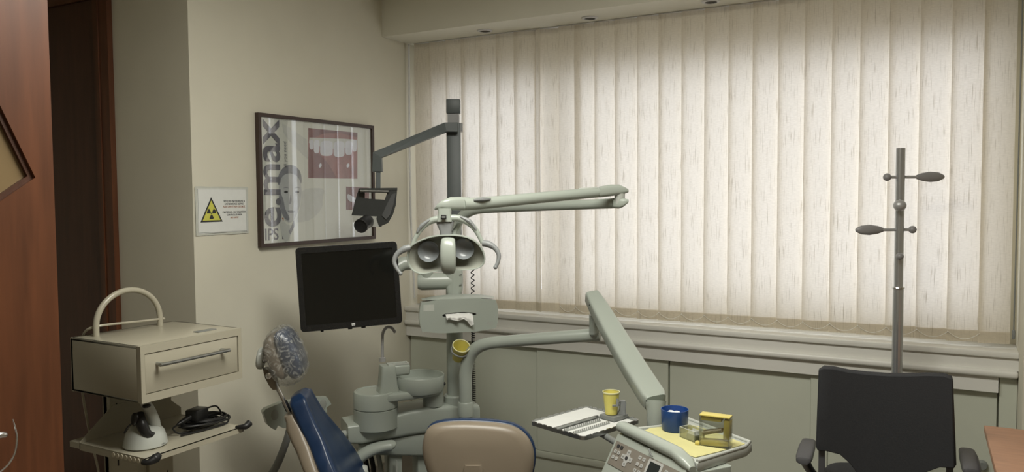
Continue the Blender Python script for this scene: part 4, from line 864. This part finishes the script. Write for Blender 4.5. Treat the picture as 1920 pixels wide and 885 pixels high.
# cup holder with cup on the tray
cc = atz(1146, 775, 0.752); HF = Matrix.Translation(V((cc.x, cc.y, TZ)))
ch_ = thing('cup_clip', 'grey plastic cup clip block standing on the instrument tray', 'holder', V((cc.x, cc.y, TZ)))
HF2 = HF @ frame(V((0, 0, 0)), tu_, tv_, UP)
MB().bx(-0.035, 0.04, -0.03, 0.055, -0.004, 0.013, HF2, bevel=0.003).build('foot', plastic_g, ch_)
b = MB(); g0 = V((cc.x, cc.y, TZ)) + VR * 0.042
b.loft([sup(g0 + V((0, 0, z)) + VR * o_, VR, VB, a, 0.013, 5, 16) for z, o_, a in ((0.012, -0.004, 0.018), (0.03, 0.002, 0.012), (0.06, 0.004, 0.012), (0.068, 0.0, 0.012))]); b.build('upright', lamp_grey, ch_)
b = MB(); cen = V((cc.x, cc.y, TZ + 0.056))
b.tube([cen + (VR * math.cos(t) + V((VB.x, VB.y, 0)) * math.sin(t)) * 0.0335 for t in [math.radians(x) for x in range(-10, 95, 10)]], 0.0045, n=8, k=2, flat=0.5); b.build('clip_finger', lamp_grey, ch_)
b = MB().box(cen + VR * 0.020 + V((VB.x, VB.y, 0)) * 0.034 + UP * 0.012, (0.007, 0.004, 0.03)); b.build('clip_finger', lamp_grey, ch_, smooth=False)
cup(Matrix.Translation(V((cc.x, cc.y, TZ + 0.104))), 'upright yellow plastic cup held on the instrument tray', 0.088, 0.0325, 0.023)

# ================================================================ DENTAL CHAIR
az = math.radians(56); CFw = V((math.sin(az), math.cos(az), 0)); CLf = V((-CFw.y, CFw.x, 0))     # forward, far side
K0 = at(575, 770, 3.36)
def ck(px, py, s=0.0): return atpl(px, py, K0 + CLf * s, CLf)
dc = thing('dental_chair', 'blue vinyl dental chair with beige back shell and film-wrapped headrest', 'dental chair', V((K0.x + 0.25, K0.y + 0.2, 0)))
# backrest centre line (front surface) in the centre plane, from top down
fl = [ck(576, 733), ck(585, 753), ck(599, 780), ck(615, 805), ck(633, 836), ck(652, 868), ck(670, 900), ck(692, 935)]
def back_sec(p, nrm_, half, th, drop, e=4): return sup(p - nrm_ * th * 0.5, CLf, nrm_, half, th * 0.5, e, 36)
halfs = [0.085, 0.100, 0.120, 0.150, 0.205, 0.235, 0.25, 0.23]
secs = []; shl = []
fp = smooth_pts(fl, 3); hv_ = smooth_pts([V((h, 0, 0)) for h in halfs], 3); L_ = (fp[1] - fp[0]).normalized()
prof_ = [(fp[0] - L_ * 0.012, 0.35, 0.25), (fp[0] - L_ * 0.008, 0.70, 0.62), (fp[0] + L_ * 0.006, 0.88, 0.88)] + [(p, 1, 1) for p in fp[1:]]
for i, (p, kh, kt) in enumerate(prof_):
    a_, c_ = prof_[max(i - 1, 0)][0], prof_[min(i + 1, len(prof_) - 1)][0]; d = (c_ - a_).normalized()
    nr = CLf.cross(d).normalized(); nr = nr if nr.dot(CFw) > 0 else -nr
    h = hv_[max(0, min(i - 2, len(hv_) - 1))].x * kh; th = 0.078 * kt; cc_ = p - nr * 0.039
    q_ = sup(cc_, CLf, nr, h, th * 0.5, 3.4, 44)
    q_ = [v + nr * 0.026 * kt * max(0, (abs((v - cc_).dot(CLf)) / h) ** 2 - 0.35) * (1 if (v - cc_).dot(nr) > 0 else 0) for v in q_]
    secs.append(q_)
    if i > 4: shl.append(sup(cc_ - nr * 0.052, CLf, nr, h + 0.004 if i > 8 else h * (0.80 + 0.05 * (i - 5)), 0.042 if i > 6 else 0.028, 3.4, 36))
MB().loft(secs).build('backrest', blue_v, dc, angle=60)
MB().loft(shl).build('back_shell', beige_s, dc, angle=60)
# seat
sp = fl[-1]; zs_ = 0.44
secs = []
for k, (f_, z, h, t_) in enumerate(((-0.12, 0.36, 0.18, 0.04), (-0.05, 0.36, 0.23, 0.05), (0.15, 0.34, 0.24, 0.055), (0.4, 0.34, 0.22, 0.055), (0.65, 0.31, 0.18, 0.05), (0.85, 0.27, 0.15, 0.045), (0.88, 0.26, 0.12, 0.03))):
    secs.append(sup(V((fl[6].x, fl[6].y, 0)) + CFw * f_ + UP * (z - 0.06), CLf, UP, h, t_, 4, 32))
MB().loft(secs).build('seat', blue_v, dc, angle=60)
b = MB(); cs = V((fl[6].x, fl[6].y, 0)) + CFw * 0.25
b.loft([sup(cs + UP * z, CFw, CLf, a, c_, 5, 32) for z, a, c_ in ((0.03, 0.26, 0.14), (0.08, 0.25, 0.13), (0.14, 0.18, 0.12), (0.3, 0.2, 0.14))]); b.build('pedestal', plastic_w, dc)
MB().lathe([(0, 0), (0.20, 0), (0.20, 0.02), (0.18, 0.035), (0, 0.04)], Matrix.Translation(cs)).build('base_plate', plastic_g, dc)
# armrest (far side)
b = MB(); R_ = [ck(640, 905, .24), ck(655, 880, .25), ck(672, 860, .26), ck(692, 846, .26), ck(715, 838, .26), ck(735, 835, .26), ck(741, 837, .26)]
b.tube(R_, [0.03, 0.03, 0.028, 0.027, 0.025, 0.023, 0.012], n=18, flat=1.3); b.build('armrest', plastic, dc)
b = MB().tube([ck(660, 905, .22), ck(676, 886, .20), ck(690, 882, .20)], [0.04, 0.035, 0.02], n=16); b.build('armrest_joint', plastic_w, dc)
b = MB().tube([ck(640, 845, .2), ck(650, 833, .25)], 0.02, n=14, k=1)
# headrest
def hk(px, py, s=0.0): return ck(px, py, s)
cxp = [(531, 614), (545, 622), (557, 640), (567, 662), (573, 685), (570, 700), (556, 706), (545, 696), (535, 672), (524, 645), (518, 622)]
def pill(pts, half, sc=1.0, grow=0.0):
    P_ = [hk(x, y) for x, y in pts]; c_ = sum(P_, V()) / len(P_); S_ = []
    for s_, k in ((-1, 0.70), (-0.93, 0.88), (-0.75, 0.98), (-0.3, 1.0), (0.3, 1.0), (0.75, 0.98), (0.93, 0.88), (1, 0.70)):
        S_.append([c_ + (p - c_) * k * (1 + grow) + CLf * (half + grow * 0.05) * s_ for p in P_])
    return S_
cpad = [(x, y) for x, y in chaikin(cxp, 1)]
MB().loft(pill(cpad, 0.092)).build('headrest_pad', blue_v, dc, angle=60)
hsh = chaikin([(516, 622), (524, 645), (534, 672), (543, 695), (538, 708), (524, 700), (508, 676), (500, 655), (500, 640), (506, 626)], 1)
MB().loft(pill(hsh, 0.085)).build('headrest_shell', beige_s, dc, angle=60)
flm = chaikin([(530, 611), (544, 617), (558, 636), (569, 659), (576, 686), (574, 704), (560, 714), (541, 719), (524, 711), (510, 690), (500, 672), (498, 655), (499, 638), (506, 623), (516, 614)], 2)
b = MB(); S_ = pill(flm, 0.100, grow=0.0)
for sec in S_:
    for i, p in enumerate(sec): sec[i] = p + (CFw * math.sin(i * 1.7) + UP * math.cos(i * 2.3)) * 0.0022
b.loft(S_); b.build('film_wrap', film, dc, angle=80, label='wrinkled clear plastic film over the headrest')
kb = hk(490, 672); MB().lathe([(0, -0.012), (0.042, -0.012), (0.046, -0.006), (0.046, 0.008), (0.040, 0.014), (0, 0.016)], basis(kb, -CFw + UP * 0.12)).build('headrest_knob', plastic_w, dc)
MB().tube([kb, hk(505, 668)], 0.022, n=16, k=1).build('knob_shaft', chrome, dc)
MB().lathe([(0, -0.02), (0.013, -0.02), (0.013, 0.02), (0.008, 0.022), (0, 0.022)], basis(hk(505, 703, -0.03), -CLf)).build('hinge_bolt', chrome, dc)
b = MB(); b.loft([sup(hk(x, y), CFw, CLf, a, 0.03, 4, 20) for x, y, a in ((503, 690, 0.020), (508, 706, 0.022), (514, 722, 0.016), (518, 728, 0.012))]); b.build('hinge_block', beige_s, dc)
for s_, rr in ((-0.012, 0.0085), (0.018, 0.0065)): MB().tube([hk(512, 712, s_), hk(552, 790, s_)], rr, n=12, k=1).build('headrest_rod', chrome, dc)
MB().tube([hk(533, 752, 0.0), hk(541, 770, 0.0)], 0.012, n=10, k=1).build('rod_guide', black, dc)

# ================================================================ ASSISTANT HOLDER ARM
ah = thing('instrument_holder', 'off-white instrument holder bracket behind the dental chair, on a grey post', 'holder', at(520, 885, 3.72))
h0, h1 = at(494, 775, 3.64), at(616, 760, 3.80); hu = (h1 - h0).normalized(); hn = (VB - VB.dot(hu) * hu).normalized(); hvv = hn.cross(hu)
if hvv.z < 0: hvv = -hvv
def hp(x, y, d=3.72): return atpl(x, y, (h0 + h1) / 2, hn)
ol_ = [(492, 772), (497, 766), (530, 753), (550, 750), (583, 745), (612, 744), (620, 757), (611, 763), (612, 772), (604, 776), (598, 782), (570, 792), (548, 800), (530, 802), (520, 797), (516, 806), (508, 802), (500, 795)]
b = MB(); f_ = [hp(x, y) for x, y in ol_]; b.loft([[p + hn * 0.012 for p in f_], [p - hn * 0.03 for p in f_]]); b.build('bracket', plastic, ah, smooth=False)
for x, y, rr in ((514, 777, 0.017), (604, 757, 0.017), (594, 762, 0.010)):
    c = hp(x, y) + hn * 0.012; M = basis(c, hn, hvv) @ Matrix.Diagonal((1.5, 1, 1, 1)); MB().lathe([(0, 0.0015), (rr * 0.8, 0.0015), (rr, 0), (0, -0.001)], M).build('socket', mat('socket_shade', (0.30, 0.31, 0.28), 0.5) if rr == 0.017 and x == 514 else MATS['socket_shade'], ah)
b = MB(); b.tube([hp(545, 798), hp(536, 830), hp(520, 870), hp(500, 905)], [0.017, 0.017, 0.018, 0.019], n=14); b.build('post', lamp_grey, ah)
b = MB(); b.tube([hp(500, 905), hp(500, 905) * 0.5 + V((-1.35, 1.45, 0.05)), V((-2.62, 2.93, 0.02))], 0.02, n=12, k=2); b.build('post', lamp_grey, ah)

# ================================================================ OPERATOR STOOL
st = thing('operator_stool', 'dental operator stool with rounded beige back shell edged in blue', 'stool', at(897, 850, 2.8) * 1.0)
st.location.z = 0
sd_ = 2.82; SN = (V((VB.x, VB.y, 0)).normalized() + UP * 0.05).normalized(); SC = at(897, 840, sd_)
so = [(790, 848), (793, 822), (801, 804), (820, 795), (860, 792), (900, 793), (940, 796), (966, 802), (984, 814), (997, 832), (1003, 855), (1000, 885), (990, 920), (965, 945), (900, 955), (840, 945), (812, 915), (797, 880)]
so = chaikin(so, 1); Q = [atpl(x, y, SC, SN) for x, y in so]; qc = sum(Q, V()) / len(Q)
def sr(k, dz, up=0.0, r=0.0): return [qc + (p - qc) * k - SN * dz + UP * up + VR * r for p in Q]
MB().loft([sr(0.3, -0.022), sr(0.8, -0.018), sr(0.93, -0.010), sr(0.985, 0.002), sr(1.0, 0.018), sr(1.0, 0.03)]).build('back_shell', beige_s, st, angle=60)
MB().loft([sr(0.98, 0.024, .002, .002), sr(1.012, 0.032, .003, .004), sr(1.015, 0.05, .003, .004), sr(0.98, 0.075, .003, .004), sr(0.8, 0.085, .003, .004), sr(0.3, 0.088)]).build('back_cushion', blue_v, st, angle=60)
p = atpl(888, 905, SC, SN); b = MB(); b.loft([sup(p + SN * 0.012 + UP * z, VR, SN, a, 0.02, 4, 20) for z, a in ((-0.30, 0.03), (-0.05, 0.038), (0.055, 0.036), (0.07, 0.03))]); b.build('back_bracket', beige_s, st)
sc_ = V((qc.x, qc.y, 0)) - V((SN.x, SN.y, 0)) * 0.22
MB().lathe([(0, 0.40), (0.18, 0.40), (0.2, 0.43), (0.2, 0.46), (0.17, 0.48), (0, 0.485)], Matrix.Translation(sc_)).build('seat', blue_v, st)
MB().lathe([(0, 0.05), (0.03, 0.05), (0.03, 0.40), (0, 0.40)], Matrix.Translation(sc_)).build('gas_column', chrome, st)
b = MB(); b.tube([sc_ + UP * 0.37, sc_ + SN * 0.1 + UP * 0.36, V((p.x, p.y, 0)) + UP * (p.z - 0.28)], 0.015, n=10); b.build('back_bar', chrome, st)
for k in range(5):
    a = 2 * math.pi * k / 5; e = sc_ + V((math.cos(a), math.sin(a), 0)) * 0.25
    MB().tube([sc_ + UP * 0.09, e + UP * 0.065], [0.022, 0.014], n=10, k=1).build('base_leg', plastic_g, st)
    MB().ball(e + UP * 0.028, 0.028, n=14).build('caster', rubber, st)

# ================================================================ COAT STAND
cs0 = at(1689, 278, 3.35); cz = cs0.z; cs_ = V((cs0.x, cs0.y, 0))
cst = thing('coat_stand', 'slim chrome coat stand with leaf-shaped grey hooks in front of the blind', 'coat stand', cs_)
zr = at(1689, 541, 3.35).z
MB().lathe([(0, zr), (0.0185, zr), (0.0185, cz), (0.017, cz + 0.001), (0, cz + 0.001)], Matrix.Translation(cs_), n=28).build('upper_pole', pole_m, cst)
MB().lathe([(0, 0.02), (0.0215, 0.02), (0.0215, zr), (0, zr)], Matrix.Translation(cs_), n=28).build('lower_pole', pole_m, cst)
MB().lathe([(0.018, zr - 0.004), (0.0245, zr - 0.004), (0.026, zr), (0.0245, zr + 0.004), (0.018, zr + 0.004)], Matrix.Translation(cs_), n=28).build('ring', chrome, cst)
MB().lathe([(0, 0), (0.14, 0), (0.14, 0.012), (0.125, 0.018), (0.03, 0.03), (0, 0.03)], Matrix.Translation(cs_), n=40).build('base_disc', satin, cst)
hr_ = V((VR.x, VR.y, 0)).normalized()
for yb, sgn in ((332, 1), (431, -1)):
    z = at(1689, yb, 3.35).z; c = cs_ + UP * z
    MB().tube([c - hr_ * sgn * 0.052, c + hr_ * sgn * 0.075], 0.0065, n=10, k=1).build('hook_rod', satin, cst)
    MB().ball(c - hr_ * sgn * 0.056, 0.0165).build('hook_ball', hook_m, cst)
    M = basis(c + hr_ * sgn * 0.067, hr_ * sgn); MB().lathe([(0, 0), (0.009, 0.002), (0.017, 0.025), (0.0225, 0.06), (0.019, 0.095), (0.008, 0.118), (0, 0.122)], M @ Matrix.Diagonal((1, 0.6, 1, 1)), n=24).build('leaf_hook', hook_m, cst)
for yb, rr, f_ in ((385, 0.026, 1), (480, 0.016, 1)):
    z = at(1689, yb, 3.35).z; c = cs_ + UP * z; nb = V((-cs_.x, -cs_.y, 0)).normalized()
    MB().tube([c, c + nb * 0.045], 0.0065, n=10, k=1).build('hook_rod', satin, cst)
    MB().ball(c + nb * 0.05 + hr_ * (0.0 if rr > 0.02 else 0.004), (rr, rr * 1.0, rr * 0.92)).build('hook_ball', satin if rr > 0.02 else hook_m, cst)

# ================================================================ OFFICE CHAIR
oc = thing('office_chair', 'black office chair seen from behind, with armrests, before the coat stand', 'chair', V((-0.16, 3.2, 0)))
OD = 2.80; oC = at(1660, 780, OD); oN = V((0.06, -1, 0)).normalized(); oR = V((1, 0.06, 0)).normalized()
def oq(x, y, dz=0.0):
    p = atpl(x, y, oC, oN); u = (p - oC).dot(oR) / 0.235; return p + oN * (0.035 * u * u - 0.02) + oN * dz
top = [(1535, 694), (1545, 688), (1562, 690), (1590, 697), (1625, 702), (1665, 705), (1705, 705), (1740, 703), (1770, 703), (1785, 708), (1787, 714)]
bot = [(1530, 836), (1534, 842), (1550, 844), (1575, 852), (1594, 870), (1612, 895), (1716, 900), (1740, 884), (1762, 875), (1788, 875), (1793, 870)]
tx = [1535, 1545, 1562, 1590, 1625, 1665, 1705, 1740, 1770, 1784, 1787]
rows_f = []; rows_b = []
for j in range(9):
    t = j / 8
    rows_f.append([oq(a[0] + (c[0] - a[0]) * t, a[1] + (c[1] - a[1]) * t, 0.012 if 0 < i < 10 else 0.0) for i, (a, c) in enumerate(zip(top, bot))])
ringf = []
b = MB(); 
secs = []
for i in range(11):
    colf = [rows_f[j][i] for j in range(9)]
    th = 0.030 if 0 < i < 10 else 0.018
    colb = [v - oN * th + (UP * 0.005 if j == 0 else V()) for j, v in enumerate(colf)]
    secs.append(colf + colb[::-1])
b.loft(secs); o = b.build('backrest', black_s, oc, angle=60)
sv = o.modifiers.new('soft', 'BEVEL'); sv.width = 0.006; sv.segments = 2; sv.limit_method = 'ANGLE'; sv.angle_limit = math.radians(50)
# lower stem
s0, s1 = oq(1612, 893), oq(1716, 898)
b = MB(); b.loft([sup((s0 + s1) / 2 - oN * 0.005 - UP * z, oR, oN, a, 0.012, 5, 20) for z, a in ((-0.02, 0.1), (0.06, 0.085), (0.18, 0.09), (0.24, 0.1))]); b.build('back_stem', black_s, oc)
for x, y in ((1541, 838), (1781, 872)):
    p = oq(x, y) - oN * 0.012; MB().box((p.x, p.y, p.z - 0.11), (0.022, 0.012, 0.26), None).build('frame_upright', arm_grey, oc, smooth=False)
b = MB(); sO = V((oC.x, oC.y, 0)) - oN * 0.24
b.loft([sup(sO + UP * z, oR, oN, a, a * 0.95, 4, 32) for z, a in ((0.42, 0.20), (0.435, 0.225), (0.47, 0.23), (0.49, 0.22), (0.495, 0.18))]); b.build('seat', black_s, oc)
for sx_ in (-1, 1):
    if sx_ < 0: e = atpl(1507, 862, oC, oN)
    else: e = atpl(1822, 884, oC, oN)
    zc = e.z + 0.004
    b = MB(); b.loft([sup(V((e.x, e.y, zc + dz)) - oN * f_, oR, UP, a, t_, 3, 20) for f_, a, t_, dz in ((-0.02, 0.016, 0.004, -0.012), (-0.012, 0.026, 0.012, -0.004), (0.02, 0.030, 0.015, 0.0), (0.12, 0.030, 0.015, 0.006), (0.20, 0.026, 0.013, 0.006), (0.225, 0.014, 0.007, 0.004))]); b.build('armrest_pad', arm_grey, oc)
    b = MB(); b.tube([V((e.x, e.y, zc - 0.01)) - oN * 0.03 , V((e.x, e.y, zc - 0.05)) - oN * 0.10 - oR * sx_ * 0.0, V((e.x, e.y, 0.50)) - oN * 0.20 - oR * sx_ * 0.02, V((e.x, e.y, 0.44)) - oN * 0.25 - oR * sx_ * 0.08], [0.018, 0.018, 0.016, 0.016], n=12); b.build('armrest_support', black, oc)
MB().lathe([(0, 0.06), (0.028, 0.06), (0.028, 0.42), (0, 0.42)], Matrix.Translation(sO)).build('gas_column', black, oc)
for k in range(5):
    a = 2 * math.pi * k / 5 + 0.3; e = sO + V((math.cos(a), math.sin(a), 0)) * 0.22
    MB().tube([sO + UP * 0.10, e + UP * 0.07], [0.024, 0.014], n=10, k=1).build('base_leg', black, oc)
    MB().ball(e + UP * 0.028, 0.028, n=14).build('caster', rubber, oc)

# ================================================================ DESK
dk = thing('desk', 'light brown wooden desk, its corner showing at the right edge', 'desk', (0.8, 2.3, 0))
e0, e1 = atz(1845, 797, .75), atz(1868, 885, .75); ez = (e1 - e0); 
xn = e0.x + ez.x / ez.y * (1.3 - e0.y)
q_ = [(e0.x, e0.y), (xn, 1.3), (1.6, 1.3), (1.6, e0.y + 0.01)]
MB().prism(q_, 0.725, 0.75, Matrix.Identity(4), bevel=0.003).build('desk_top', desk_wood, dk)
for x, y in ((0.25, 3.2), (1.5, 3.2), (0.25, 1.45), (1.5, 1.45)): MB().bx(x - 0.03, x + 0.03, y - 0.03, y + 0.03, 0, 0.725).build('leg', plastic_g, dk, smooth=False)
